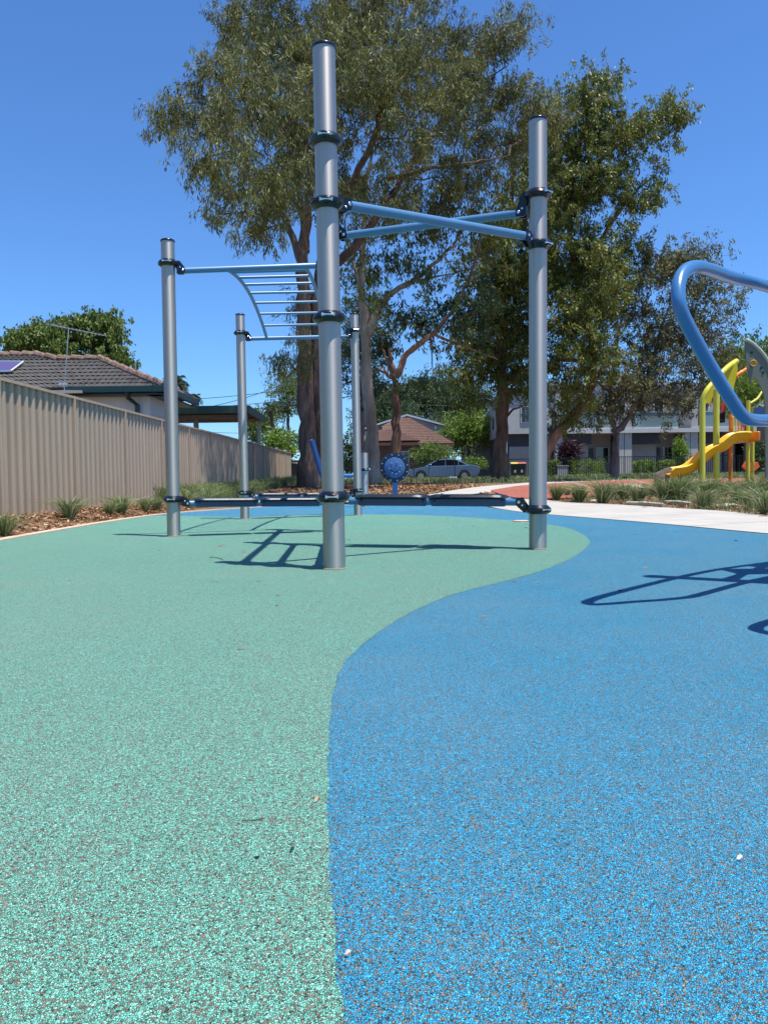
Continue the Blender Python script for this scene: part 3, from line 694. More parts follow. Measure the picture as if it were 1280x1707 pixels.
# ------------------------------------------------------------------ hip roof helper
def hip_roof(mb, x0, y0, x1, y1, ze, xr0, xr1, yr, zr):
    v = [(x0, y0, ze), (x1, y0, ze), (x1, y1, ze), (x0, y1, ze), (xr0, yr, zr), (xr1, yr, zr)]
    mb.add(v, [(0, 1, 5, 4), (1, 2, 5), (2, 3, 4, 5), (3, 0, 4), (3, 2, 1, 0)])
def tile_courses(mb, c0, c1, r0, r1, n, lift=.035, cols=0):
    """stepped courses of tiles up one roof slope: eave c0-c1, ridge r0-r1"""
    c0, c1, r0, r1 = map(Vector, (c0, c1, r0, r1)); nrm = ((c1-c0).cross(r0-c0)).normalized()
    if nrm.z < 0: nrm = -nrm
    for i in range(n):
        t0, t1 = i/n, (i+1)/n+.01; a, b = c0.lerp(r0, t0), c1.lerp(r1, t0); c, d = c1.lerp(r1, min(1, t1)), c0.lerp(r0, min(1, t1))
        m_ = max(2, int((b-a).length/.165))
        P = []
        for k in range(m_*2+1):
            s = k/(m_*2); up = nrm*(.028 if k % 2 == 0 else 0.0)
            P.append((a.lerp(b, s)+nrm*lift+up, d.lerp(c, s)+nrm*.006+up, a.lerp(b, s)))
        v = [q for tr in P for q in tr]; f = []
        for k in range(len(P)-1):
            f.append((k*3, k*3+3, k*3+4, k*3+1)); f.append((k*3+2, k*3+5, k*3+3, k*3))
        mb.add(v, f)
YE, YR, YB = 22.6, 24.55, 26.5
HXE = at(271, 640, YE).x; HZE = at(200, 646, YE).z; HZR = at(130, 600, YR).z; HXR = at(166, 600, YR).x
HS = (HZR-HZE)/(YR-YE)
def roofpt(px, py, up=0.0):
    """where the photo's column meets the front roof slope"""
    d = ray(px, py); n = Vector((0, -HS, 1)); q = Vector((0, YE, HZE)); t = (q-CP).dot(n)/d.dot(n); return CP+d*t+n.normalized()*up
def neighbour_house():
    root = empty('tiled_house', (-10, YE, .2), 'white house with weathered grey tiled roof and dark green gutters behind the steel fence', 'house')
    xe, ze, zr, xr, yb = HXE, HZE, HZR, HXR, YB; bx0 = -24.0
    MB().bb(bx0, YE+.45, 0, xe-.5, yb-.5, ze-.02).build('wall', M['hwall'], root, smooth=0)
    MB().bb(xe-.497, YE+.48, 0, xe-.48, yb-.52, ze-.03).build('side_wall', M['hwall'], root, smooth=0)
    mb = MB(); hip_roof(mb, bx0, YE, xe, yb, ze, bx0+2, xr, YR, zr)
    tile_courses(mb, (bx0, YE, ze), (xe, YE, ze), (bx0+2, YR, zr), (xr, YR, zr), 8)
    tile_courses(mb, (xe, YE, ze), (xe, yb, ze), (xr, YR, zr), (xr, YR+.02, zr), 8)
    roof = mb.build('roof', M['tile_grey'], root, smooth=0)
    def ridge(*pts):
        mb = MB()
        for a, b in zip(pts, pts[1:]):
            a, b = Vector(a), Vector(b); n = max(2, int((b-a).length/.40))
            for k in range(n):
                p, q = a.lerp(b, k/n), a.lerp(b, (k+1.08)/n); mb.tube([p+Vector((0, 0, .035)), q], [.125, .10], n=8)
        mb.build('ridge_cap', M['tile_ridge'], roof)
    # the slope runs on further up at the left, to a second, higher ridge
    r0 = roofpt(60, 592); r1 = roofpt(97, 600.5); l0 = Vector((bx0, r0.y, r0.z))
    mb = MB(); b0 = Vector((bx0, YR, zr)); mb.add([b0, Vector((r1.x, YR, zr)), r0, l0, Vector((bx0, r0.y*2-YR, zr)), Vector((r0.x, r0.y*2-YR, zr))], [(0, 1, 2, 3), (3, 2, 5, 4), (1, 5, 2)])
    tile_courses(mb, b0, (r1.x, YR, zr), l0, r0, 3); mb.build('upper_roof', M['tile_grey'], root, smooth=0)
    ridge(l0, r0, (r1.x, YR, zr+.02), (xr, YR, zr+.02), (xe, YE, ze+.05)); ridge((xr, YR, zr+.02), (xe, yb, ze+.05))
    lx0 = at(30, 640, 21).x; lx1 = at(103, 640, 21).x; lz = at(80, 648, 21).z
    mb = MB(); mb.add([(lx0, 21, lz-.12), (lx1, 21, lz-.12), (lx1, 22.9, lz+.10), (lx0, 22.9, lz+.10), (lx0, 21, lz-.04), (lx1, 21, lz-.04), (lx1, 22.9, lz+.18), (lx0, 22.9, lz+.18)],
        [(0, 1, 2, 3), (7, 6, 5, 4), (0, 4, 5, 1), (1, 5, 6, 2), (2, 6, 7, 3), (3, 7, 4, 0)])
    mb.build('lean_to_roof', M['cream'], root, smooth=0)
    g = MB(); x105 = at(106, 640, YE-.15).x
    g.bb(x105, YE-.15, ze-.15, xe+.1, YE, ze+.03); g.bb(xe, YE+.002, ze-.15, xe+.15, yb, ze+.03)
    g.build('gutter', M['greengut'], root, smooth=0, bevel=.01)
    f = MB(); f.bb(x105, YE+.02, ze-.22, xe-.05, YE+.44, ze-.17); f.bb(xe-.47, YE+.02, ze-.22, xe-.02, yb, ze-.172); f.build('eave_lining', M['greengut'], root, smooth=0)
    dp = MB(); xd = at(229, 660, YE+.35).x; dp.tube([(xd-.16, YE-.05, ze-.1), (xd-.16, YE, ze-.30), (xd, YE+.34, ze-.48), (xd, YE+.34, .1)], .07, n=8); dp.build('downpipe', M['greengut'], root)
    return root
neighbour_house()
def solar():
    P = [roofpt(x, y, .10) for x, y in ((-30, 625), (20, 624), (41, 608), (-20, 607))]; root = empty('solar_panel', P[0], 'purple solar panel on the grey tiled roof at the left edge', 'solar panel')
    MB().prism(P, (0, .02, -.04)).build('cells', M['solar'], root, smooth=0)
    mb = MB()
    for p, q in zip(P, P[1:]+P[:1]): mb.tube([p, q], .035, n=6)
    mb.build('frame', M['alu'], root)
solar()
def antenna():
    b = at(108, 646, 22.2); t = at(115, 548, 22.2); root = empty('tv_antenna', b, 'thin metal television antenna on a mast at the green gutter', 'antenna')
    k = at(106, 640, 22.2)
    MB().tube([b-Vector((0, 0, .4)), b, k, at(109, 636, 22.2), t], .012, n=6).build('mast', M['alu'], root)
    l = at(84, 541, 21.9); r = at(178, 560, 22.8); mb = MB(); mb.tube([l, r], .011, n=6)
    mb.build('boom', M['alu'], root); e = MB()
    for i in range(15):
        p = l.lerp(r, .02+i*.068); h = .36-.014*i; e.tube([p-Vector((-.1*h, h, 0)), p+Vector((-.1*h, h, 0))], .006, n=4)
    e.build('elements', M['alu'], root)
    MB().box(k, (.25, .06, .05)).build('bracket', M['alu'], root)
antenna()
def carport():
    root = empty('carport', (-7, 30, .3), 'flat dark green carport roof on white posts behind the far fence', 'carport')
    p1 = at(296, 676, 27.8); p2 = at(413, 676, 27.8); p3 = at(440, 690, 32.3); p4 = Vector((p1.x-1.2, 32.3, p3.z))
    z = p2.z-.16
    mb = MB(); mb.prism([(p1.x-1.2, p1.y, z), (p2.x, p2.y, z), (p3.x, p3.y, z), (p4.x, p4.y, z)], (0, 0, .05)); mb.build('roof', M['darkgrey'], root, smooth=0)
    f = MB(); f.bb(p1.x-1.2, 27.7, z-.1, p2.x+.06, 27.78, z+.16); f.build('fascia', M['fasc'], root, smooth=0)
    f = MB(); f.prism([(p2.x, 27.79, z-.1), (p2.x+.07, 27.79, z-.1), (p3.x+.07, p3.y, z-.1), (p3.x, p3.y, z-.1)], (0, 0, .26)); f.build('fascia', M['fasc'], root, smooth=0)
    for px, Y in ((423, 28.6), (438, 31.8), (330, 31.0)):
        x = min(at(px, 700, Y).x-.05, FX-.2); m_ = MB(); m_.bb(x-.06, Y-.06, 0, x+.06, Y+.06, z-.01); m_.build('post', M['whitetrim'], root, smooth=0)
    b = MB(); b.bb(p1.x-1, 29.5, z-.16, p2.x-.3, 29.6, z-.01); b.bb(p1.x-1, 31.2, z-.16, p2.x-.1, 31.3, z-.01); b.build('beam', M['wood'], root, smooth=0)
M['fasc'] = mat('green_fascia', (.03, .075, .05), rough=.5)
carport()
def far_shed():
    # small pale roof seen at the end of the fence
    root = empty('garden_shed', at(488, 800, 44), 'small pale-roofed shed at the far end of the steel fence', 'shed')
    a, b = at(484, 760, 44), at(500, 800, 44); z0 = G(a.x, 44)
    MB().bb(a.x-1.5, 44, z0, b.x+.4, 47, a.z-.25).build('wall', M['darkgrey'], root, smooth=0)
    MB().prism([(a.x-1.6, 43.8, a.z-.2), (b.x+.5, 43.8, a.z-.55), (b.x+.5, 43.8, a.z-.45), (a.x-1.6, 43.8, a.z-.1)], (0, 3.4, 0)).build('roof', M['concrete'], root, smooth=0)
far_shed()
# ------------------------------------------------------------------ brick bungalow across the street
def bungalow():
    Y = 63; root = empty('brick_bungalow', (at(680, 780, Y).x, Y, G(2, Y)), 'brown brick bungalow with brown tiled hip roof across the street', 'house')
    e0, e1 = at(585, 739, Y), at(757, 741, Y); ze = (e0.z+e1.z)/2; pk = at(662, 697, Y+4.5); pr = at(682, 697, Y+4.5)
    MB().bb(e0.x+.5, Y+.5, .3, e1.x-.5, Y+9, ze-.03).build('wall', M['brick'], root, smooth=0)
    mb = MB(); hip_roof(mb, e0.x, Y, e1.x, Y+9.5, ze, pk.x, pr.x, Y+4.5, pk.z)
    tile_courses(mb, (e0.x, Y, ze), (e1.x, Y, ze), (pk.x, Y+4.5, pk.z), (pr.x, Y+4.5, pr.z), 16)
    mb.build('roof', M['tile_brown'], root, smooth=0)
    # projecting front wing
    f0, f1 = at(590, 735, Y-2.4), at(700, 737, Y-2.4); q = at(655, 716, Y+1.5)
    mb = MB(); hip_roof(mb, f0.x, Y-2.4, f1.x, Y+3, f0.z-.04, f0.x+2.2, q.x, Y+1.4, q.z)
    tile_courses(mb, (f0.x, Y-2.4, f0.z-.04), (f1.x, Y-2.4, f0.z-.04), (f0.x+2.2, Y+1.4, q.z), (q.x, Y+1.4, q.z), 12)
    mb.build('roof', M['tile_brown'], root, smooth=0)
    MB().bb(f0.x+.4, Y-2.0, .3, f1.x-.4, Y+.49, f0.z-.08).build('wall', M['brick'], root, smooth=0)
    for (a, b, yy) in ((f0.x, f1.x, Y-2.46), (f1.x+.06, e1.x, Y-.06)):
        mb = MB(); mb.bb(a, yy-.08, ze-.24, b, yy, ze-.02); mb.build('fascia', M['brown_f'], root, smooth=0)
    for px0, px1 in ((612, 632), (662, 682)):
        a, b = at(px0, 752, Y-2.05), at(px1, 775, Y-2.05); wn = MB().bb(a.x, Y-2.06, b.z, b.x, Y-2.002, a.z).build('window', M['whitetrim'], root, smooth=0)
        MB().bb(a.x+.07, Y-2.075, b.z+.07, (a.x+b.x)/2-.03, Y-2.062, a.z-.07).bb((a.x+b.x)/2+.03, Y-2.075, b.z+.07, b.x-.07, Y-2.062, a.z-.07).build('pane', M['glass'], wn, smooth=0)
    MB().bb(q.x-1.9, Y+1.2, q.z-.4, q.x-.9, Y+1.35, q.z+.25).build('gable_vent', M['darkgrey'], root, smooth=0)
M['brown_f'] = mat('brown_fascia', (.12, .06, .045), rough=.6)
bungalow()
def rear_house():
    Y = 74; root = empty('rear_house', (at(660, 780, Y).x, Y, 1), 'pale blue-grey metal roofed house rising behind the brown tiled bungalow', 'house')
    a, p, b = at(600, 716, Y), at(678, 691, Y), at(742, 708, Y); z0 = 1; zb = at(700, 735, Y).z
    MB().add([(a.x+.2, Y, z0), (b.x-.2, Y, z0), (b.x-.2, Y, b.z-.2), (p.x, Y, p.z-.12), (a.x+.2, Y, a.z-.25), (a.x+.2, Y+8, z0), (b.x-.2, Y+8, z0), (b.x-.2, Y+8, b.z-.2), (p.x, Y+8, p.z-.12), (a.x+.2, Y+8, a.z-.25)],
             [(0, 1, 2, 3, 4), (9, 8, 7, 6, 5), (1, 6, 7, 2), (0, 4, 9, 5)]).build('wall', M['metalroof'], root, smooth=0)
    mb = MB()
    for (u, v) in ((a, p), (p, b)):
        mb.prism([(u.x, Y-.5, u.z), (v.x, Y-.5, v.z), (v.x, Y-.5, v.z-.16), (u.x, Y-.5, u.z-.16)], (0, 9, 0))
    mb.build('roof', M['paleroof'], root, smooth=0)
M['paleroof'] = mat('pale_metal_roof', (.55, .60, .66), rough=.4)
rear_house()
# ------------------------------------------------------------------ two-storey terrace block on the right
def terrace():
    Y = 60.0; k = Y/FPX; z0 = G(12, Y)
    root = empty('apartment_block', (at(1000, 790, Y).x, Y, z0), 'white and grey two-storey apartment block behind the park trees', 'apartment building')
    X = lambda px: at(px, 740, Y).x
    Z = lambda py, px=950: at(px, py, Y).z
    def front(name, px0, px1, py0, py1, m_, y0=0.0, y1=.3, parent=root, bev=0):
        mb = MB(); mb.bb(X(px0), Y+y0, Z(py1), X(px1), Y+y1, Z(py0)); return mb.build(name, M[m_], parent, smooth=0)
    def window(px0, px1, py0, py1, y0=-.06, frame='whitetrim', div=2):
        w_ = front('window', px0, px1, py0, py1, frame, y0, y0+.058)
        mb = MB(); x0, x1, za, zb = X(px0)+.06, X(px1)-.06, Z(py1)+.06, Z(py0)-.06
        for j in range(div):
            a = x0+(x1-x0)*j/div+.02; b = x0+(x1-x0)*(j+1)/div-.02; mb.bb(a, Y+y0-.015, za, b, Y+y0-.002, zb)
        mb.build('pane', M['glass'], w_, smooth=0); return w_
    zf = z0
    # body mass
    MB().bb(X(848), Y+3.3, z0, X(1330), Y+14, Z(660)).build('wall', M['greywall'], root, smooth=0)
    # left end unit
    MB().bb(X(846), Y, Z(722), X(925), Y+10, Z(652)).build('upper_wall', M['render'], root, smooth=0)
    MB().bb(X(846)-.2, Y-.2, Z(652), X(925), Y+10.2, Z(646)).build('roof_edge', M['greywall'], root, smooth=0)
    MB().bb(X(848), Y+.6, z0, X(925), Y+9.9, Z(722)-.01).build('lower_wall', M['darkgrey'], root, smooth=0)
    front('garage_door', 850, 884, 743, 791, 'garage', .5, .59)
    window(868, 884, 676, 704); 
    # receding left side wall, seen past the trunk
    s = MB(); s.prism([(X(846)-.003, Y+.2, Z(722)), (X(846)-.003, Y+9.8, Z(722)), (X(846)-.003, Y+9.8, Z(652)-.01), (X(846)-.003, Y+.2, Z(652)-.01)], (-.12, 0, 0)); s.build('side_wall', M['cream'], root, smooth=0)
    s = MB()
    for yy in (Y+3, Y+6.5): s.bb(X(846)-.15, yy, Z(705), X(846)-.125, yy+.7, Z(680))
    s.build('side_window', M['glass'], root, smooth=0)
    # further unit behind, to the left of the trunk
    MB().bb(X(816), Y+10.3, z0, X(870), Y+22, Z(674)).build('rear_wall', M['greywall'], root, smooth=0)
    # units 2..4: pillars, recessed entries, balconies
    units = [(925, 1040), (1040, 1150), (1150, 1255)]
    for i, (a, b) in enumerate(units):
        front('slab', a, b, 716, 723, 'whitetrim', -.3, 3.2)
        front('pillar', a+0, a+12, 723, 791, 'render', -.1, .5)
        front('pillar', b-9, b-1, 723, 791, 'render', -.1, .5)
        front('lower_wall', a+12, b-9, 723, 791, 'cream', 2.2, 3.25)
        front('lintel', a+12, a+62, 724, 740, 'darkgrey', .3, .9)
        front('garage_door', a+14, a+60, 741, 791, 'garage', .9, 1.0)
        front('door', a+66, a+76, 746, 790, 'navydoor', 2.1, 2.19)
        window(a+80, b-12, 744, 772, y0=2.1)
        front('upper_wall', a, b, 636+2*i, 716, ('render', 'greywall', 'cream')[i], 2.4, 10)
        front('parapet', a-1, b+1, 630+2*i, 636+2*i, 'whitetrim', 2.2, 10.1)
        window(a+20, a+52, 662, 710, y0=2.3); window(a+66, a+84, 664, 694, y0=2.3)
        bl = front('balcony', a+14, b-22, 714, 716.0, 'whitetrim', -.25, 2.3)
        mb = MB(); mb.bb(X(a+14), Y-.2, Z(714)+.005, X(b-22), Y-.17, Z(690)); mb.build('balustrade', M['balglass'], bl, smooth=0)
        mb = MB(); mb.bb(X(a+14), Y-.24, Z(690)+.003, X(b-22), Y-.13, Z(688)); mb.build('handrail', M['alu'], bl, smooth=0)
        front('fin', a, a+11, 640+2*i, 716, 'render', -.2, 2.38)
    front('upper_wall', 1255, 1330, 650, 735, 'render', 0, 4)
    front('lower_wall', 1257, 1330, 735.5, 791, 'darkgrey', .5, 4)
    window(1262, 1275, 680, 705, y0=-.06)
M['navydoor'] = mat('dark_door', (.02, .025, .04), rough=.4)
terrace()
def townhouse_right():
    Y = 70; root = empty('townhouse', at(1300, 790, Y), 'low red-roofed house behind the playground at the right edge', 'house')
    a, b = at(1228, 738, Y), at(1340, 738, Y); z0 = G(a.x, Y)
    MB().bb(a.x, Y, z0, b.x, Y+8, a.z).build('wall', M['render'], root, smooth=0)
    mb = MB(); hip_roof(mb, a.x-.4, Y-.4, b.x+.4, Y+8.4, a.z, a.x+3, b.x-3, Y+4, a.z+1.1); mb.build('roof', M['redroof'], root, smooth=0)
M['redroof'] = mat('red_roof', (.36, .12, .09), rough=.7)
# ------------------------------------------------------------------ cables over the street
def cable(p, q, sag, label, Yp, Yq, r=.018):
    a, b = at(*p, Yp), at(*q, Yq); P = []
    for i in range(25):
        t = i/24; P.append(a.lerp(b, t)+Vector((0, 0, -4*sag*t*(1-t))))
    o = MB().tube(P, r, n=5).build('overhead_cable', M['wire'], origin=a)
    tag(o, label, 'cable', 'overhead cables over the street')
cable((300, 686), (560, 596), .5, 'steepest overhead cable, rising to the right behind the double trunk', 40, 44)
cable((250, 668), (600, 628), .3, 'topmost of the nearly level overhead cables at left', 46, 46)
cable((250, 682), (620, 645), .3, 'second of the nearly level overhead cables above the carport', 46, 46)
cable((250, 687), (640, 650), .4, 'third overhead cable, just above the carport roof', 47, 47, .03)
cable((250, 716), (560, 722), .15, 'low thin cable seen under the carport roof', 60, 60)
cable((600, 652), (900, 664), .2, 'upper cable crossing the sky gap above the bungalow', 47, 47)
cable((600, 666), (900, 674), .25, 'lower cable crossing the sky gap above the bungalow', 47, 47)
# ------------------------------------------------------------------ THE TREES
D = 27.0
make_tree('paperbark_tree', 'tallest tree with feathery olive crown and twin reddish trunks beside the fence end', 'tree', D,
  [([(514, 815), (514, 720), (508, 620), (505, 500), (505, 430), (515, 330), (520, 200), (515, 60)], .34, .09),
   ([(530, 812, .3), (532, 700, .3), (527, 600, .2), (528, 500, .2), (545, 400, 0), (590, 300, -.5), (640, 190, -1), (660, 60, -1.5), (700, -60, -1.5)], .27, .07),
   ([(505, 450), (488, 395), (455, 330), (410, 290), (360, 240), (300, 200)], .14, .03),
   ([(510, 420, 0), (500, 330, 1), (480, 230, 1.5), (440, 130, 2), (420, 30, 2)], .14, .04),
   ([(560, 440, .3), (600, 400, .3), (650, 330, .5), (700, 250, 1), (760, 170, 1.5), (840, 110, 2)], .17, .04),
   ([(640, 300, .5), (720, 280, 0), (790, 270, 0), (850, 260, 0)], .09, .03),
   ([(508, 640, 0), (495, 620, -.3), (480, 600, -.5)], .10, .02)],
  [(500, 110, 110, 110, 0, .75), (600, 70, 120, 90, 3, .7), (400, 160, 80, 60, -2, .85), (315, 180, 56, 40, -2, .8), (275, 205, 30, 26, -2.5, .7), (350, 235, 60, 44, -4, .55), (345, 295, 40, 30, -5, .45),
   (430, 290, 60, 50, 2, .5), (430, 50, 70, 60, 3, .75), (470, 350, 40, 36, -3, .45), (385, 350, 45, 24, -5.5, .28), (430, 385, 40, 16, -4, .22), (540, 240, 80, 80, 3, .75), (560, 340, 60, 50, -2, .5),
   (680, 110, 110, 100, -3, .7), (760, 150, 90, 90, 3, .7), (820, 100, 70, 60, 1, .7), (700, 230, 90, 70, -3, .6), (800, 240, 80, 60, 3, .7), (640, 320, 80, 50, .5, .5), (730, 330, 80, 50, 3, .55), (880, 170, 60, 70, 1, .7),
   (830, 60, 50, 50, 1.5, .6), (600, -60, 200, 80, 0, .5), (505, 520, 48, 60, 2.2, .55), (490, 600, 24, 34, -1.3, .2), (430, 280, 80, 60, -7, .4), (455, 330, 50, 46, -5, .5), (480, 250, 60, 60, -6, .45), (455, 320, 50, 50, 6, .5), (470, 200, 60, 60, 6, .4), (380, 190, 70, 50, -7, .35), (470, 140, 80, 60, -7, .35), (360, 110, 40, 30, -3, .25), (390, 20, 30, 30, 1, .3), (560, 120, 110, 90, -4, .5)],
  'lf_cas', 'bk_red', seed=11, L=.19, W=.034, sprigs=10, per=26, spread=.34, sp2=.15, droop=.8, tw=.012, depthf=1.0)
make_tree('gum_tree', 'pale smooth-barked gum leaning slightly left behind the middle pole', 'tree', 31.0,
  [([(622, 806), (620, 720), (612, 620), (608, 540), (604, 480), (606, 400), (612, 300), (640, 200)], .29, .08),
   ([(612, 560), (630, 520), (650, 490), (690, 468), (722, 440), (760, 400), (790, 330)], .17, .05),
   ([(690, 468), (740, 460), (790, 445)], .06, .02), ([(604, 520), (590, 440), (560, 360)], .10, .04),
   ([(600, 665), (597, 655, -.5)], .06, .03)],
  [(630, 400, 50, 40, 0, .7), (590, 440, 20, 50, 0, .5), (700, 380, 60, 34, 0, .75), (670, 440, 40, 24, .5, .35), (700, 455, 60, 24, -.6, .5), (640, 500, 22, 30, -.5, .5), (780, 370, 70, 50, 0, .7), (610, 330, 60, 60, 0, .4), (790, 430, 40, 26, .5, .35), (700, 320, 80, 40, 0, .5), (620, 460, 20, 24, .5, .25), (830, 410, 50, 50, 0, .6), (860, 340, 50, 50, 0, .7)],
  'lf_gum', 'bk_white', seed=12, L=.18, W=.055, sprigs=8, per=17, spread=.36, droop=.9, flare=1.35)
make_tree('gum_tree', 'small broken gum with a snapped stub and low dark foliage, behind the drum panel', 'tree', 29.0,
  [([(662, 800), (661, 720), (658, 660), (659, 625)], .22, .17), ([(659, 628), (680, 590), (715, 560), (760, 510), (790, 440), (800, 400)], .14, .05),
   ([(658, 630), (652, 605), (650, 580)], .13, .10), ([(658, 632), (640, 620), (628, 612)], .09, .06), ([(655, 632), (645, 600), (637, 580), (637, 555)], .07, .02),
   ([(720, 556), (780, 580), (830, 600)], .06, .03), ([(718, 560), (722, 620), (720, 650)], .03, .012)],
  [(680, 525, 40, 26, .5, .8), (740, 510, 56, 30, 0, .9), (790, 500, 46, 44, 0, .9), (700, 545, 34, 16, .5, .6), (770, 560, 54, 20, 0, .6), (690, 640, 40, 14, 0, .35), (640, 590, 18, 36, 2.5, .35), (625, 650, 24, 34, 3, .6)],
  'lf_dark', 'bk_brown', seed=13, L=.19, W=.06, sprigs=8, per=17, spread=.32, droop=.7)
make_tree('gum_tree', 'dark gum with peeling brown bark, trunk standing left of the bare right pole', 'tree', 36.0,
  [([(832, 806), (835, 740), (838, 670), (836, 580), (842, 480), (850, 380), (860, 260), (880, 170)], .32, .10),
   ([(838, 640), (870, 620), (905, 610)], .10, .04), ([(836, 600), (800, 580), (765, 560)], .09, .03), ([(842, 500), (880, 450), (930, 400), (960, 330)], .16, .05),
   ([(840, 700), (860, 680), (900, 672)], .07, .03)],
  [(800, 560, 60, 50, 0, 1), (830, 500, 60, 50, 0, 1), (780, 620, 52, 42, -.5, 1.1), (850, 600, 50, 60, 0, 1), (875, 540, 50, 60, 0, 1), (870, 440, 70, 60, 0, 1), (820, 440, 50, 40, 0, .8), (800, 670, 34, 24, 0, .6),
   (880, 350, 60, 60, 0, .9), (900, 250, 60, 60, 0, .9), (870, 640, 45, 30, 1, .7)],
  'lf_gum', 'bk_brown', seed=14, L=.17, W=.056, sprigs=9, per=23, spread=.38, droop=.8, flare=1.5)
make_tree('gum_tree', 'tall spreading gum behind the right pole with a long limb reaching right against the sky', 'tree', 33.0,
  [([(898, 806), (903, 770), (925, 725), (960, 690), (985, 640), (985, 560), (960, 460), (945, 370), (950, 280), (985, 200), (1000, 150)], .29, .06),
   ([(960, 470), (1000, 400), (1040, 340), (1070, 310), (1100, 285)], .13, .03), ([(955, 360), (1000, 270), (1060, 220), (1110, 190)], .12, .03), ([(945, 400), (900, 380), (860, 340)], .10, .03),
   ([(985, 600), (940, 600), (900, 590)], .10, .03), ([(985, 640), (1010, 610), (1030, 560)], .10, .03)],
  [(940, 210, 60, 60, 0, .9), (990, 170, 50, 50, 0, .8), (1000, 240, 62, 58, 0, .9), (1050, 215, 50, 44, 0, 1.1), (1105, 200, 42, 40, 0, 1.1), (1130, 215, 22, 26, 0, .9), (940, 320, 70, 60, 0, 1.1), (1000, 330, 60, 50, 0, 1), (1060, 340, 38, 26, 0, .6), (1090, 310, 28, 36, 0, 1.2), (1040, 290, 40, 24, 0, .6), (950, 420, 70, 60, 0, 1.1),
   (1020, 420, 60, 50, 0, 1), (940, 520, 50, 60, 0, 1.1), (985, 600, 50, 60, -1.0, 1.1), (930, 620, 40, 60, 0, 1.1), (975, 530, 46, 60, -1.2, 1.0), (960, 670, 38, 26, -1, .7), (1000, 460, 50, 50, -1.2, .8), (925, 700, 22, 16, 0, .5), (1005, 140, 34, 24, 0, .9), (1010, 500, 44, 50, 0, .7), (900, 450, 40, 60, .5, .9), (920, 280, 40, 70, .6, .8)],
  'lf_gum', 'bk_brown', seed=15, L=.16, W=.054, sprigs=9, per=23, spread=.36, droop=.8, flare=1.3)
make_tree('gum_tree', 'grey forked tree with dry brownish crown in front of the apartment block', 'tree', 34.0,
  [([(1024, 806), (1024, 760), (1026, 725), (1018, 690), (1020, 620), (1035, 540), (1045, 470)], .17, .05),
   ([(1026, 722), (1048, 695), (1070, 650), (1090, 590), (1110, 520), (1130, 470)], .15, .04), ([(1060, 672), (1100, 672), (1150, 680), (1170, 680)], .07, .03), ([(1020, 660), (985, 620), (970, 560)], .07, .02),
   ([(1075, 640), (1130, 590), (1180, 540)], .06, .02)],
  [(1060, 450, 70, 50, 0, 1), (1130, 450, 60, 44, 0, 1), (1180, 440, 44, 36, 0, .9), (1195, 500, 46, 56, 0, 1), (1140, 530, 60, 56, 0, .95), (1080, 560, 56, 60, 0, .8), (1030, 520, 50, 56, 0, .9), (1185, 590, 46, 46, 0, .9), (1125, 620, 60, 38, 0, .9),
   (1050, 620, 56, 44, 0, .75), (1000, 640, 44, 36, 0, .7), (1100, 680, 56, 26, 0, .55), (1160, 670, 44, 26, 0, .5), (1000, 690, 36, 20, 0, .45), (1110, 570, 40, 60, 1.5, .8), (1040, 670, 40, 30, 1, .6), (1190, 650, 40, 34, 0, .6), (1090, 640, 60, 40, -1, .6), (1030, 600, 50, 50, -1, .5), (985, 680, 30, 20, 0, .5)],
  'lf_dry', 'bk_grey', seed=16, L=.17, W=.050, sprigs=8, per=17, spread=.38, droop=.5, tw=.015)
make_tree('gum_tree', 'green gum rising behind the playground at the right edge', 'tree', 52.0,
  [([(1245, 800), (1245, 700), (1240, 620), (1230, 590)], .3, .1)],
  [(1215, 610, 34, 34, 0, 1), (1255, 590, 40, 34, 0, 1), (1235, 640, 40, 34, 0, .9), (1290, 610, 40, 40, 0, 1)],
  'lf_mid', 'bk_grey', seed=17, L=.28, W=.10, sprigs=8, per=15, spread=.6, sp2=.2)
make_tree('round_tree', 'bright green bushy tree behind the slide ladder and blue bar', 'tree', 40.0,
  [([(1245, 800), (1243, 720), (1240, 660)], .14, .06)], [(1240, 640, 36, 30, 0, 1.2), (1215, 655, 22, 22, 0, 1.2), (1262, 665, 24, 22, 0, 1.1)],
  'lf_bright', 'bk_grey', seed=18, L=.18, W=.08, sprigs=8, per=16, spread=.35)
make_tree('round_tree', 'rounded green tree behind the white house roof, left and smaller crown', 'tree', 40.0,
  [([(60, 800), (62, 640), (64, 590)], .2, .08)], [(62, 562, 36, 30, 0, 2.8), (36, 576, 26, 24, 0, 2.6), (85, 585, 26, 24, 0, 1.8)], 'lf_mid', 'bk_grey', group=None, seed=21, L=.22, W=.10, sprigs=8, per=16, spread=.36)
make_tree('round_tree', 'larger domed green tree behind the television antenna', 'tree', 42.0,
  [([(160, 800), (158, 640), (150, 570)], .26, .09), ([(158, 640), (175, 590), (190, 560)], .12, .05), ([(158, 650), (130, 600), (120, 570)], .12, .05)],
  [(150, 548, 50, 24, 0, 2), (108, 560, 34, 26, 0, 1.8), (186, 562, 34, 36, 0, 2.4), (150, 535, 30, 18, 0, 2), (205, 600, 16, 24, 0, 1.8), (150, 580, 34, 20, 1, .8), (110, 590, 28, 16, 0, 1), (160, 610, 50, 14, 0, .8)],
  'lf_mid', 'bk_grey', seed=22, L=.22, W=.10, sprigs=8, per=16, spread=.36)
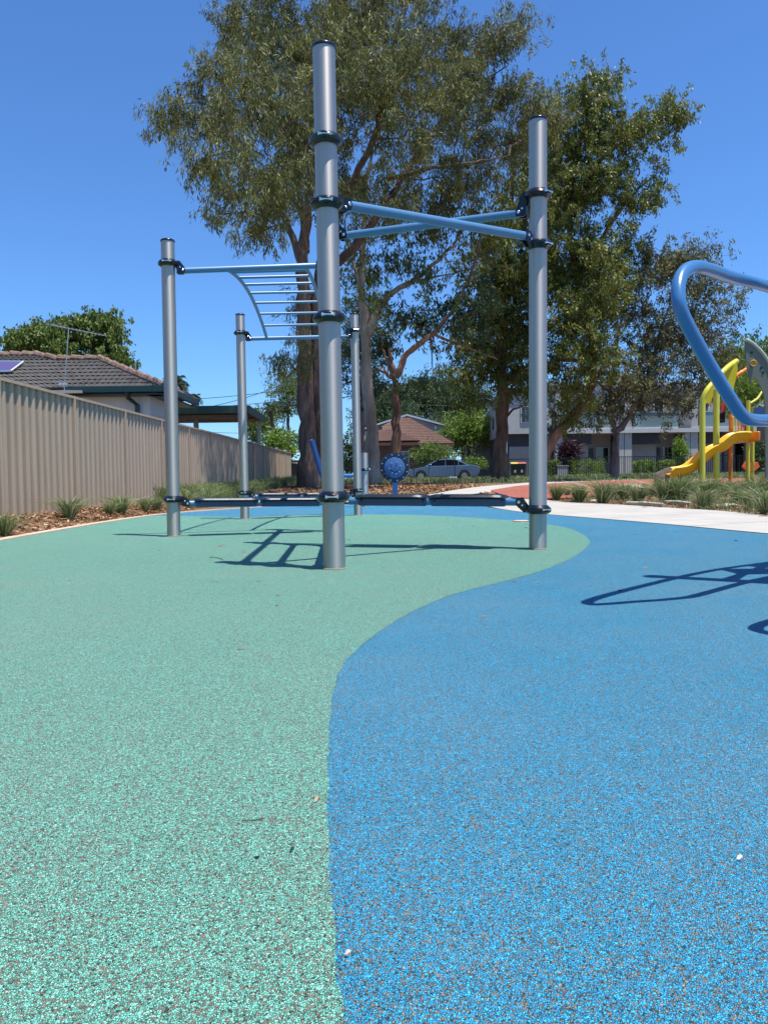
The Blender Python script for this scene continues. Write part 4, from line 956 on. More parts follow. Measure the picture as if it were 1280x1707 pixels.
# trees along the far side of the street
bgt = [('dense dark tree left of the broken gum, behind the far metal pole', 600, 560, 46, 90, 44, 'lf_dark'),
       ('dark lower tree mass above the bungalow roof, left of the sky gap', 640, 690, 44, 40, 78, 'lf_dark'),
       ('broad dark far tree topping the row above the bungalow', 700, 662, 56, 26, 95, 'lf_dark'),
       ('far dark tree right of the bungalow ridge', 770, 672, 44, 34, 92, 'lf_dark'),
       ('bright green bushy tree between the bungalow and the apartment block', 778, 712, 34, 32, 70, 'lf_bright'),
       ('mid green tree hanging behind the double trunk, near the cables', 478, 660, 26, 40, 58, 'lf_mid'),
       ('dark green tree in the gap below the sky, behind the drum', 740, 720, 30, 26, 80, 'lf_dark')]
for i, (lb, px, py, rx, ry, Y, lf) in enumerate(bgt):
    Lf = .0065*Y*.55
    make_tree('distant_tree', lb, 'tree', Y, [([(px, 797), (px+3, (797+py)/2), (px, py)], .25, .1)],
              [(px, py, rx, ry, 0, .9), (px-rx*.6, py+ry*.4, rx*.5, ry*.6, 0, .9), (px+rx*.6, py+ry*.3, rx*.5, ry*.6, 0, .9), (px+rx*.2, py-ry*.5, rx*.5, ry*.5, 1, .9)],
              lf, 'bk_grey', group='trees across the street', seed=30+i, L=Lf, W=Lf*.42, sprigs=8, per=13, spread=.0085*Y, sp2=.004*Y, tw=.02, droop=.5)
palm('dark palm behind the white house roof, left of the shorter one', 292, 636, 34, 30, 1, fronds=20, group='palms beyond the fence')
palm('shorter palm between the house gutter and the carport', 325, 662, 34, 16, 2, fronds=14, group='palms beyond the fence')
palm('fan of palm fronds right of the carport posts', 452, 678, 46, 20, 3, fronds=18, group='palms beyond the fence')
shrub('garden_shrub', 'yellow-green shrub above the far end of the steel fence', 'shrub', 468, 740, 34, 26, 44, 'lf_bright', n=2200, L=.2, W=.09, seed=41)
shrub('garden_shrub', 'mid green shrub behind the carport posts', 'shrub', 435, 712, 30, 30, 50, 'lf_mid', n=2400, L=.24, W=.09, seed=42)
shrub('garden_shrub', 'leafy shrub in front of the bungalow above the parked car', 'shrub', 722, 762, 38, 20, 56, 'lf_mid', n=2600, L=.2, W=.1, seed=43)
shrub('garden_shrub', 'low bright shrub under the pale awning right of the bungalow', 'shrub', 792, 774, 22, 12, 60, 'lf_bright', n=900, L=.2, W=.1, seed=44)
shrub('garden_shrub', 'dark shrub behind the far pole, left of the pale trunk', 'shrub', 582, 760, 26, 34, 52, 'lf_dark', n=2400, L=.22, W=.09, seed=45)
for i, (lb, px, rx) in enumerate([('clipped hedge just right of the bare right pole', 921, 9), ('wide clipped hedge in front of the apartment garage', 975, 24), ('small clipped hedge beside the white pillar', 1072, 13), ('clipped hedge behind the end of the slide', 1108, 12)]):
    shrub('hedge', lb, 'hedge', px, 781, rx, 11, 47.2, 'lf_bright', group='hedges behind the black fence', n=2600, L=.10, W=.06, seed=50+i, box=True)
shrub('cordyline', 'dark purple spiky plant in front of the garage', 'plant', 948, 762, 15, 25, 47.5, 'lf_purple', n=1300, L=.5, W=.08, seed=60, droop=-.2)
shrub('garden_shrub', 'pale strappy plant beside a grey pillar left of the yellow posts', 'shrub', 1135, 757, 9, 26, 48.5, 'lf_bright', n=900, L=.35, W=.06, seed=61)
shrub('garden_shrub', 'dark green bush behind the slide posts at the right edge', 'shrub', 1262, 760, 20, 26, 44, 'lf_dark', n=1800, L=.16, W=.08, seed=62)
# ------------------------------------------------------------------ tussocks
rng = np.random.default_rng(77)
variants = []
for k in range(5):
    Q, T = tuft_mesh('t', 240, 1.0, .13, .65, .022, np.random.default_rng(100+k)); variants.append((Q, T))
vm_ = {}
def tussock(px, py, hpx, label, Y=None, k=0, group='grass tussocks in the mulch'):
    p = gp(px, py); 
    h = hpx*p.y/FPX
    kk_ = k % 5
    if kk_ not in vm_:
        Q, T = variants[kk_]; o = quads_mesh('grass_tussock', Q, T, M['grass']); vm_[kk_] = o.data; o.location = p
    else:
        o = bpy.data.objects.new('grass_tussock', vm_[kk_]); COL.objects.link(o); o.location = p
    q_ = 1.05 if px < 400 else (.95 if hpx < 25 else 1.2); o.scale = (h*q_*1.2, h*q_*1.2, h*q_); o.rotation_euler = (0, 0, k*1.3)
    tag(o, label, 'grass tussock', group)
LT = [(8, 893, 46, 'tussock at the left edge of the photo, nearest along the fence'), (117, 865, 42, 'wide tussock in front of the second fence post from the left'), (183, 858, 24, 'small tussock left of the bushy one near the kerb'),
      (203, 857, 36, 'bushy tussock with a dry stalk, half way to the left metal pole'), (243, 852, 26, 'tussock against the fence just left of the left pole'), (262, 850, 26, 'tussock touching the left pole, on its left side'), (312, 845, 28, 'tussock right of the left pole, above the low beam')]
for i, (px, py, h, lb) in enumerate(LT): tussock(px, py, h, lb, k=i, group='tussocks along the steel fence')
RT = [(927, 832, 26), (965, 836, 32), (1005, 839, 38), (945, 826, 18), (1040, 832, 30), (1062, 838, 30), (1090, 826, 24), (1108, 838, 40), (1132, 838, 44), (1150, 826, 30), (1172, 848, 34), (1180, 830, 34), (1205, 828, 26),
      (1232, 838, 34), (1250, 846, 32), (1276, 858, 44), (1262, 832, 34), (1215, 818, 18), (1140, 812, 22), (1110, 815, 18), (1160, 816, 20), (1190, 812, 18), (1240, 818, 24), (1272, 816, 26), (1075, 818, 16), (1020, 826, 22)]
wh = ['left end of the right bed, beside the bare pole', 'second along the front of the right bed', 'bright clump third along the front of the right bed', 'low clump before the red surface near the pole', 'clump left of the pale sandstone', 'clump at the path edge below the sandstone',
      'clump just right of the sandstone', 'tall clump at the path edge, below the boulder', 'tallest clump at the path edge, under the slide foot', 'clump under the lower slide', 'clump overhanging the path by the timber edge', 'clump below the front yellow post', 'clump below the second yellow post',
      'clump below the orange rails', 'clump near the path under the yellow ladder', 'large clump at the bottom right edge of the bed', 'clump below the grey-green tower', 'small clump at the red edge under the tower', 'small clump at the foot of the slide', 'small clump beside the boulder', 'small clump between slide and front post',
      'small clump behind the front yellow post', 'clump behind the right yellow post', 'clump at the frame edge beneath the grey-green tower', 'small clump left of the boulder', 'clump behind the path, left of the sandstone']
for i, ((px, py, h), w_) in enumerate(zip(RT, wh)): tussock(px, py, h, 'green tussock: '+w_, k=i+2, group='tussocks in the right-hand bed')
def grass_band(name, fn, n, h, seed, w0=.012, label=None):
    rng = np.random.default_rng(seed); P = fn(rng, n); N = len(P)
    z = np.array([gz_ground(float(a), float(b)) for a, b in P]); b = np.column_stack([P, z-.01])
    a = rng.random(N)*2*math.pi; out = np.stack([np.cos(a), np.sin(a), np.zeros(N)], 1); hh = (h*(.35+.8*rng.random(N)**1.5))[:, None]; ln = (.25+.75*rng.random(N))[:, None]
    m_ = b+out*ln*hh*.3+np.array([[0, 0, 1]])*hh*.6; t = b+out*ln*hh*.9+np.array([[0, 0, 1]])*hh*(1-.35*ln)
    s = unit(np.stack([-np.sin(a), np.cos(a), np.zeros(N)], 1)+rng.normal(size=(N, 3))*.7)*w0
    Q = np.concatenate([np.stack([b-s*.5, b+s*.5, m_+s*.4, m_-s*.4], 1), np.stack([m_-s*.4, m_+s*.4, t+s*.05, t-s*.05], 1)])
    tone = np.clip(rng.normal(size=N)*.2+.5, 0, 1); o = quads_mesh(name, Q, np.concatenate([tone, tone]), M['grass']); return tag(o, kind='stuff')
def fnA(rng, n):
    y = 16.5+rng.random(n)*24; x = FX+.05+rng.random(n)**1.3*(.75+.05*(y-16.5)); m_ = (np.sin(x*4+y*1.3)+np.sin(y*2.1)+rng.normal(size=n)*.9) > -.6; return np.column_stack([x, y])[m_]
grass_band('grass', fnA, 34000, .48, 5, w0=.015)
def fnB(rng, n):
    y = 29+rng.random(n)*17; x = -4.2+rng.random(n)*30; clump = (np.sin(x*1.1+y*.7)+np.sin(x*.43-y*.9+2)+np.sin(x*2.7)) + rng.normal(size=n)*.6 > .2
    back = (y > 40) | (rng.random(n) < .25)
    P = np.column_stack([x, y])[clump & back]; return np.array([p for p in P if not inside(p[0], p[1], REDP) and not inside(p[0], p[1], GARP)])
REDP = [(p.x, p.y) for p in redA+redB[::-1]]; GARP = [(p.x, p.y) for p in wA+wB[::-1]]
grass_band('grass', fnB, 60000, .36, 6, w0=.025)
def fnC(rng, n):
    x = 8+rng.random(n)*22; y = 26+rng.random(n)*19; P = np.column_stack([x, y]); return np.array([p for p in P if not inside(p[0], p[1], REDP)])
grass_band('grass', fnC, 22000, .18, 7, w0=.03)
def fnD(rng, n):
    P = reg_poly(BEDR)(rng, n); c = (np.sin(P[:, 0]*2.3+P[:, 1]*1.1)+np.sin(P[:, 0]*1.1-P[:, 1]*1.9)+rng.normal(size=len(P))*.5) > .35; return P[c]
grass_band('grass', fnD, 15000, .26, 8, w0=.012)
# bits of leaf and bark blown over the rubber
def litter():
    rng = np.random.default_rng(4); n = 900; y = 2.2+16*rng.random(n)**.9; x = -3.8+8*rng.random(n); P = np.column_stack([x, y]); P = np.array([p for p in P if inside(p[0], p[1], PO) and (rng.random() < .35+.65*(math.sin(p[0]*1.3)*math.sin(p[1]*.8) > 0))])
    N = len(P); a = rng.random(N)*6.28; d = np.column_stack([np.cos(a), np.sin(a), np.zeros(N)]); s = np.column_stack([-np.sin(a), np.cos(a), .3*rng.normal(size=N)]); L = (.006+.022*rng.random(N)**3)[:, None]; W_ = L*(.12+.3*rng.random((N, 1))); c = np.column_stack([P, np.full(N, .006)+.003*rng.random(N)])
    Q = np.stack([c-d*L, c-s*W_, c+d*L, c+s*W_], 1); tag(quads_mesh('leaf_litter', Q, np.clip(.6*rng.random(N)**1.6, 0, 1), M['chip']), kind='stuff')
litter()
# ------------------------------------------------------------------ rocks, timber edging
def rock(name, label, cat, px, py, rx, rz, Y, m_, seed, flat=.8):
    c = at(px, py, Y); k = Y/FPX; bm = bmesh.new(); bmesh.ops.create_icosphere(bm, subdivisions=4, radius=1); r = random.Random(seed)
    ph = [(Vector((r.gauss(0, 1), r.gauss(0, 1), r.gauss(0, 1))).normalized(), r.uniform(.62, .95)) for _ in range(16)]
    from mathutils import noise
    for v in bm.verts:
        d = v.co.normalized(); R_ = 1.0
        for n_, o_ in ph:
            q = d.dot(n_)
            if q > 0: R_ = min(R_, o_/q)
        R_ += .06*noise.fractal(d*3+Vector((seed, 0, 0)), 1, 2, 4); v.co = Vector((d.x*R_*rx*k, d.y*R_*rx*k*.7, d.z*R_*rz*k))
    me = bpy.data.meshes.new(name); bm.to_mesh(me); bm.free(); me.shade_smooth(); me.set_sharp_from_angle(angle=R(28))
    o = bpy.data.objects.new(name, me); COL.objects.link(o); me.materials.append(M[m_]); o.location = c; return tag(o, label, cat)
def ydep(px, py): return gp(px, py).y
yy = ydep(1110, 808); rock('boulder', 'brown boulder at the foot of the yellow slide', 'boulder', 1112, 800, 25, 22, min(yy, 21.5), 'rockb', 3)
rock('boulder', 'pale sandstone block beside the red surface', 'boulder', 1040, 816, 36, 11, ydep(1040, 824), 'rock', 4)
rock('stone', 'small flat stone at the edge of the right bed near the bare pole', 'stone', 990, 835, 9, 3.5, ydep(990, 838), 'rock', 5)
rock('stone', 'flat stone among the mulch below the yellow ladder', 'stone', 1210, 843, 24, 5, ydep(1210, 848), 'rock', 6)
for i, (px0, px1, py0, py1, lb) in enumerate([(1044, 1106, 842, 845, 'weathered timber edging lying along the concrete path'), (1108, 1152, 840, 843, 'second weathered timber length beside the path, right of the first')]):
    a, b = gp(px0, py0), gp(px1, py1); o = MB().tube([a+Vector((0, 0, .03)), (a+b)/2+Vector((.02, .02, .035)), b+Vector((0, 0, .03))], [.045, .055, .04], n=7).build('timber_edging', M['wood'], origin=a); tag(o, lb, 'timber')
# ------------------------------------------------------------------ CLIMBING FRAME
def frame():
    base = gp(557.6, 950.5); root = empty('climbing_frame', (base.x, base.y, 0), 'large climbing frame of silver poles, blue bars and arched ladder on the green rubber', 'climbing frame')
    PR = .065
    def pole(bpx, bpy, tpx, tpy, Y=None, r=PR):
        p = gp(bpx, bpy); 
        Yc = (Y if Y else p.y+PR); b = at(bpx, bpy, p.y if not Y else Y); b = Vector((b.x*(Yc/p.y) if not Y else b.x, Yc, 0)); t = at(tpx, tpy, Yc)
        pm = MB(); pm.tube([b, t], r, n=48); o = pm.build('pole', M['pole'], root, smooth=40)
        ax = (t-b).normalized()
        MB().lathe([(r*.9, -.01), (r+.004, -.008), (r+.005, .004), (r*.96, .012), (r*.5, .017)], t, ax, 40).build('cap', M['collar'], o, smooth=50)
        MB().lathe([(r+.010, 0.0), (r+.007, .003), (r+.001, .005)], b+Vector((0, 0, .004)), (0, 0, 1), 40).build('base_seal', M['seal'], o, smooth=50)
        return (b, t, r)
    def axis(P, z):
        b, t, r = P; return b.lerp(t, (z-b.z)/(t.z-b.z))
    def zat(P, py):
        b, t, r = P; lo, hi = 0.0, 3.4
        for _ in range(40):
            m_ = (lo+hi)/2; q = axis(P, m_); c = C3.transposed() @ (q-CP); y = 853.5+FPX*c.y/c.z
            if y > py: lo = m_
            else: hi = m_
        return (lo+hi)/2
    def clamp(P, z, brackets=(), face=-1.2, flip=False):
        """collar of two half shells with a bolt pocket, plus lobes that carry the bars (dx,dy,dz) direction to bar end"""
        c = axis(P, z); ax = (P[1]-P[0]).normalized(); r = P[2]
        prof = [(r+.001, -.032), (r+.012, -.032), (r+.030, -.018), (r+.034, -.002), (r+.027, .012), (r+.006, .031), (r+.001, .031)]
        if flip: prof = [(a, -b) for a, b in reversed(prof)]
        mb = MB(); mb.lathe(prof, c, ax, 48, close=True)
        o = mb.build('clamp', M['collar'], root, smooth=18)
        for fa in (face, face+math.pi):
            d = Vector((math.cos(fa), math.sin(fa), 0)); s = Vector((-d.y, d.x, 0)); q = c+d*(r+.024)
            pk = MB(); rot = Matrix((s, d, Vector((0, 0, 1)))).transposed()
            pk.box(q+Vector((0, 0, -.002)), (.036, .030, .034), rot); pk.build('bolt_housing', M['collar'], o, smooth=30, bevel=.004)
            bt = MB(); bt.tube([q+s*-.032+d*.010, q+s*.032+d*.010], .0065, n=10); bt.tube([q+s*-.038+d*.010, q+s*-.029+d*.010], .011, n=10); bt.tube([q+s*.029+d*.010, q+s*.038+d*.010], .011, n=10); bt.build('bolt', M['bolt'], o)
        for e in brackets:
            e = Vector(e); d = (e-c); h = Vector((d.x, d.y, 0)).normalized(); s = Vector((-h.y, h.x, 0)); a = c+h*(r+.015)
            end = c+h*(r+.075)+Vector((0, 0, (e.z-c.z)))
            b_ = MB()
            for sg in (-1, 1):
                o1 = s*(sg*.024)-s*.006; L_ = []
                z1 = end.z-c.z; up = .034; 
                pts = [a+Vector((0, 0, up*.8)), a+h*.03+Vector((0, 0, up*.7 if z1 < 0 else z1+up)), end+h*.012+Vector((0, 0, up*.9)), end+h*.022, end+h*.012+Vector((0, 0, -up*.9)), a+h*.02+Vector((0, 0, z1-up if z1 < 0 else -up*.7)), a+Vector((0, 0, min(0, z1)-up*.6))]
                b_.prism([p+o1 for p in pts], s*.012)
            b_.tube([a-h*.0, end-h*.02], .027, n=10)
            b_.build('bracket', M['collar'], o, smooth=30)
            bt = MB()
            for sg in (-1, 1):
                k = end-h*.004+s*sg*.032; bt.lathe([(.012, 0), (.012, .006), (.006, .010)], k, s*sg, 10)
                k = end-h*.03+Vector((0, 0, .024 if z1 <= 0 else -.024))+s*sg*.032; bt.lathe([(.008, 0), (.008, .005), (.004, .008)], k, s*sg, 8)
            bt.build('bolt', M['bolt'], o)
        return o
    A = pole(557.8, 950.5, 539.8, 80)                  # front
    B0 = gp(557.5, 947)
    bB = Vector((-.385, 6.20, 0)); B = (bB, Vector((-.415, 6.2, 3.12)), PR)
    cC = Vector((-.485, 8.12, 0)); Cc = (cC, Vector((cC.x-.05, 8.12, 3.05)), PR)
    for P in (B, Cc):
        o = MB().tube([P[0], P[1]], PR, n=40).build('pole', M['pole'], root, smooth=40)
        MB().lathe([(PR*.9, -.01), (PR+.004, -.008), (PR+.005, .004), (PR*.96, .012), (PR*.5, .017)], P[1], (0, 0, 1), 32).build('cap', M['collar'], o, smooth=50)
    Rr = pole(896.3, 917.5, 896, 201); L = pole(290.4, 895, 279.7, 402)
    FL = pole(408.6, 865.5, 400.4, 525); FR_b = gp(597, 859.5)
    FR = pole(597, 859.5, 590.5, 524)
    def bar(name, p, q, r, m_='bluebar', par=root, n=20):
        return MB().tube([p, q], r, n=n).build(name, M[m_], par, smooth=50)
    def hz(P, Q, z1, z2, gap=.085):
        p, q = axis(P, z1), axis(Q, z2); d = Vector((q.x-p.x, q.y-p.y, 0)).normalized(); 
        t = (q-p); tn = t/Vector((t.x, t.y, 0)).length
        return p+tn*(PR+gap-.02), q-tn*(PR+gap-.02)
    # cross bars A-R and B-R
    zA = zat(A, 337); zR2 = zat(Rr, 397); p, q = hz(A, Rr, zA, zR2); bar('cross_bar', p, q, .030)
    zB = .5+(807.5-402)*6.2/FPX; zR1 = zat(Rr, 352); p2, q2 = hz(B, Rr, zB, zR1); bar('cross_bar', p2, q2, .030)
    E = lambda e, z: Vector((e.x, e.y, z))
    clamp(A, zat(A, 342), [E(q, p.z)], face=-1.55, flip=True); clamp(Rr, zat(Rr, 410), [E(p, q.z)], face=-.9, flip=True); clamp(Rr, zat(Rr, 325), [E(p2, q2.z)], face=-.9)
    clamp(B, zB+.05, [E(q2, p2.z)]); 
    # three rungs between the front pole and the one behind
    for py, dz in ((235, 0), (530, 0), (828, -.03)):
        z = zat(A, py); clamp(A, z, [axis(B, z)], face=-1.57, flip=(py < 600 and False)); clamp(B, z, [axis(A, z)], face=1.5)
        p, q = hz(A, B, z, z+.0, .06); bar('grip_bar', p, q, .026 if py > 300 else .030)
    for z in (2.55,):
        clamp(B, z+.0, [axis(Cc, z)], face=.4); clamp(Cc, z, [axis(B, z)], face=.4); p, q = hz(B, Cc, z, z, .06); bar('grip_bar', p, q, .034)
    # balance beams with pads
    def beam(P, Q, z1, z2, pads, zc1, zc2, w_=.27):
        p, q = hz(P, Q, z1, z2, .075); bo = bar('balance_beam', p, q, .030)
        clamp(P, zc1, [Vector((q.x, q.y, z1))], face=-1.5) if zc1 else None
        clamp(Q, zc2, [Vector((p.x, p.y, z2))], face=-1.1) if zc2 else None
        d = (q-p).normalized(); s = Vector((-d.y, d.x, 0)).normalized()
        for (t0, t1) in pads:
            a, b = p.lerp(q, t0), p.lerp(q, t1); up = Vector((0, 0, 1)); mb = MB(); N = 12; 
            # rounded plank with a rolled edge
            sec = [(-w_/2, .036), (-w_/2+.012, .050), (-.02, .056), (.02, .056), (w_/2-.012, .050), (w_/2, .036), (w_/2-.01, .030), (-w_/2+.01, .030)]
            L_ = (b-a).length; st = [0, .012, .04, .1, L_-.1, L_-.04, L_-.012, L_]; sc = [.60, .80, .94, 1, 1, .94, .80, .60]; dz = [-.014, -.006, 0, 0, 0, 0, -.006, -.014]
            vs_ = []; 
            for s0, k, zz in zip(st, sc, dz):
                c = a+d*s0
                for (u, v) in sec: vs_.append(c+s*u*k+up*(v+zz))
            n_ = len(sec); fs = [(i*n_+j, i*n_+(j+1) % n_, (i+1)*n_+(j+1) % n_, (i+1)*n_+j) for i in range(len(st)-1) for j in range(n_)]
            fs += [tuple(range(n_)), tuple((len(st)-1)*n_+j for j in range(n_))]
            mb.add(vs_, fs); po = mb.build('pad', M['padrub'], bo, smooth=45)
            bt = MB()
            for tt in (.12, .88):
                for sg in (-1, 1):
                    bt.lathe([(.012, 0), (.012, .004), (.005, .008)], a.lerp(b, tt)+s*sg*w_*.28+up*.053, (0, 0, 1), 10)
            bt.build('bolt', M['bolt'], po)
            # saddle plates under the pad
            for tt in (.06, .94):
                sp = MB(); c = a.lerp(b, tt); sp.prism([c+s*.09+up*.034, c-s*.09+up*.034, c-s*.03-up*.012, c+s*.03-up*.012], d*.006)
                sp.build('saddle', M['bluedeep'], po, smooth=0)
            # deep channel carrying the pad
            ch = MB(); rot = Matrix((d, s, up)).transposed(); ch.box((a+b)/2+up*-.004, ((b-a).length*.97, .072, .066), rot); ch.build('channel', M['bluedeep'], po, smooth=0, bevel=.012)
    zL = zat(L, 839.5); beam(L, Cc, zL, .305, [(.06, .50), (.515, .955)], zat(L, 832), .40)
    zq = zat(Rr, 836.5); zb = .5+(807-835)*6.2/FPX+.0; beam(B, Rr, zb, zq, [(.055, .475), (.49, .92)], None, zat(Rr, 849))
    zf = zat(FL, 828); beam(FL, FR, zf, zat(FR, 827), [(.05, .47), (.49, .93)], zat(FL, 821.5), zat(FR, 817.5))
    # arched ladder between the two high bars
    zt = zat(L, 452); ztc = 2.785; cl = Cc; p, q = hz(L, cl, zt, ztc); bar('top_bar', p, q, .030); clamp(L, zat(L, 439), [E(q, p.z)], face=-1.5); clamp(cl, ztc+.06, [E(p, q.z)])
    zt2 = zat(FL, 565); p3, q3 = hz(FL, FR, zt2, zat(FR, 560.5)); bar('top_bar', p3, q3, .030); clamp(FL, zat(FL, 555), [E(q3, p3.z)], face=-1.5); clamp(FR, zat(FR, 551), [E(p3, q3.z)], face=-1.3)
    Ya, Yb = p.lerp(q, .22).y, p3.lerp(q3, .24).y
    lp = [(372.5, 452), (383, 455.0), (395, 466.0), (406, 477.5), (416, 492), (424, 507), (432, 524), (440, 543), (444.5, 563)]
    rows = []
    a0 = p.lerp(q, .26); a1 = p.lerp(q, .80); b0 = p3.lerp(q3, .20); b1 = p3.lerp(q3, .78)
    # find crossing of rails with the bars at the photographed columns
    def onbar(u, v, px):
        best = min((i/400 for i in range(401)), key=lambda t: abs((lambda c: 640+FPX*c.x/(-c.z))(C3.transposed() @ (u.lerp(v, t)-CP))-px)); return u.lerp(v, best)
    a0 = onbar(p, q, 374); a1 = onbar(p, q, 506); b0 = onbar(p3, q3, 445); b1 = onbar(p3, q3, 543)
    def rail(a, b):
        P = []
        for i in range(25):
            t = i/24; P.append(a.lerp(b, t)+Vector((0, 0, .215*math.sin(math.pi*t)**.85)))
        MB().tube(P, .021, n=14).build('ladder_rail', M['bluebar'], root); return P
    Lr, Rl = rail(a0, b0), rail(a1, b1)
    for i in range(1, 8): bar('rung', Lr[i*3], Rl[i*3], .0165, n=14)
M['seal'] = mat('rust_stain', (.20, .17, .12), rough=.9)
frame()
# ------------------------------------------------------------------ blue fitness station at the right (mostly beyond the frame)
def station():
    root = empty('fitness_station', (2.35, 3.85, 0), 'blue tubular fitness machine with a bent handle loop reaching in from the right', 'fitness machine')
    pts = [(1420, 533, 4.4), (1340, 504, 4.05), (1280, 478.5, 3.72), (1217, 461.5, 3.38), (1190, 452, 3.24), (1172, 446.5, 3.15), (1157, 445, 3.08), (1144, 449.5, 3.02), (1135, 460, 2.98), (1130.5, 475, 2.95), (1130, 492, 2.93), (1132, 509, 2.92), (1139, 529, 2.93), (1155, 560.5, 2.96), (1177.5, 600.5, 3.01), (1205.5, 647, 3.06), (1222, 673, 3.1), (1234, 690, 3.13), (1246, 698.5, 3.17), (1262, 701, 3.24), (1280, 701.3, 3.33), (1330, 703, 3.6), (1400, 708, 3.95)]
    P = [at(a, b, y) for a, b, y in pts]; P = spline(P, 5)
    MB().tube(P, .0262, n=24).build('handle_loop', M['bluebright'], root, smooth=60)
    MB().tube([(1.97, 3.62, 0), (1.97, 3.62, 2.35)], .06, n=32).build('post', M['pole'], root)
    MB().lathe([(.062, -.02), (.065, 0), (.03, .02)], (1.97, 3.62, 2.35), (0, 0, 1), 24).build('cap', M['collar'], root)
    MB().box((2.44, 3.98, 1.12), (.62, .26, .05), Matrix.Rotation(.1, 3, 'X')).build('seat', M['collar'], root, bevel=.02)
    MB().box((2.62, 4.15, 1.4), (.34, .05, .5), Matrix.Rotation(-.2, 3, 'X')).build('backrest', M['collar'], root, bevel=.02)
    # lower foot loop: its shadow tip lies at the right edge
    q = [(1.42, 2.47, .52), (1.60, 2.40, .50), (1.85, 2.52, .5), (2.2, 3.0, .5), (2.35, 3.7, .52)]
    MB().tube(spline([(1.97, 3.1, .62), (1.60, 2.70, .58), (1.40, 2.52, .55), (1.36, 2.42, .54), (1.42, 2.35, .53), (1.60, 2.38, .52), (1.9, 2.75, .5), (1.97, 3.55, .52)], 5), .024, n=16).build('foot_loop', M['bluebright'], root)
    MB().tube([P[0], Vector((2.3, 3.95, 1.3)), Vector((1.97, 3.62, 1.2))], .026, n=14).build('arm', M['bluebright'], root)
    MB().tube([P[-1], Vector((2.0, 3.62, .8))], .026, n=14).build('arm', M['bluebright'], root)
    MB().tube([(2.13, 3.90, 1.0), (1.97, 3.62, 1.0), (2.9, 3.5, 1.05)], .03, n=14).build('arm', M['bluebright'], root)
    MB().lathe([(.11, -.03), (.12, 0), (.11, .03)], (2.12, 3.62, .8), (.3, 1, .3), 24).build('hub_cover', M['collar'], root)
station()
# ------------------------------------------------------------------ drum panel on a blue post, short pole and slanted bar behind
def drum():
    Y = 18.2; c = at(658, 779.5, Y); k = Y/FPX; gz = G(c.x, Y); root = empty('play_panel', (c.x, Y, gz), 'round blue play panel with a black rim and silver bolts on a short post', 'play panel')
    n = Vector((-.12, -1, .0)).normalized(); r = 25*k
    MB().lathe([(r*.97, -.04), (r, -.02), (r, .02), (r*.97, .04), (r*.72, .045), (r*.70, .03)], c, n, 40).build('rim', M['bluedeep2'], root, smooth=30)
    f = MB().lathe([(r*.70, 0), (r*.70, .042), (r*.66, .05)], c, n, 40).build('face', M['drumface'], root, smooth=30)
    mb = MB(); q = Vector((0, 0, 1)).rotation_difference(n)
    rt = Vector((1, 0, 0)); rt = (rt-n*rt.dot(n)).normalized(); up = n.cross(rt)*1; up = Vector((0, 0, 1))
    for i in range(12):
        a = i*math.pi/6+.2; MB().lathe([(.018, 0), (.016, .012), (.006, .018)], c+(rt*math.cos(a)+up*math.sin(a))*r*.87+n*.043, n, 8).build('rim_bolt', M['bolt'], root)
    mb = MB(); dots = [(-.2, .3), (.15, .36), (-.32, -.05), (.38, .12), (-.15, -.35), (.1, -.42), (.3, -.28)]
    for x, y in dots: mb.lathe([(.02, 0), (.018, .014), (.006, .02)], c+(rt*x+up*y)*r+n*.048, n, 8)
    mb.build('face_bolt', M['bolt'], f)
    curve = MB(); curve.tube([c+(rt*x+up*y)*r+n*.055 for x, y in ((-.36, -.05), (-.2, -.18), (-.1, -.36), (.05, -.30), (.2, -.22), (.32, -.3))], .009, n=6); curve.build('slot', M['collar'], f)
    mb = MB(); mb.lathe([(r*.2, 0), (r*.2, .05), (r*.1, .07)], c+(rt*-.62+up*-.55)*r+n*.045, n, 14); kn = mb.build('knob', M['collar'], root)
    mb = MB()
    for i in range(6):
        a = i*math.pi/3; mb.lathe([(.014, 0), (.006, .02)], c+(rt*-.62+up*-.55)*r+(rt*math.cos(a)+up*math.sin(a))*r*.15+n*.10, n, 6)
    mb.build('bolt', M['bolt'], kn)
    MB().bb(c.x-.062, Y+.0, gz-.1, c.x+.062, Y+.06, c.z-r*.4).build('post', M['bluebright'], root, bevel=.01)
M['bluedeep2'] = mat('rim_black', (.008, .014, .03), rough=.3, coat=.4)
drum()
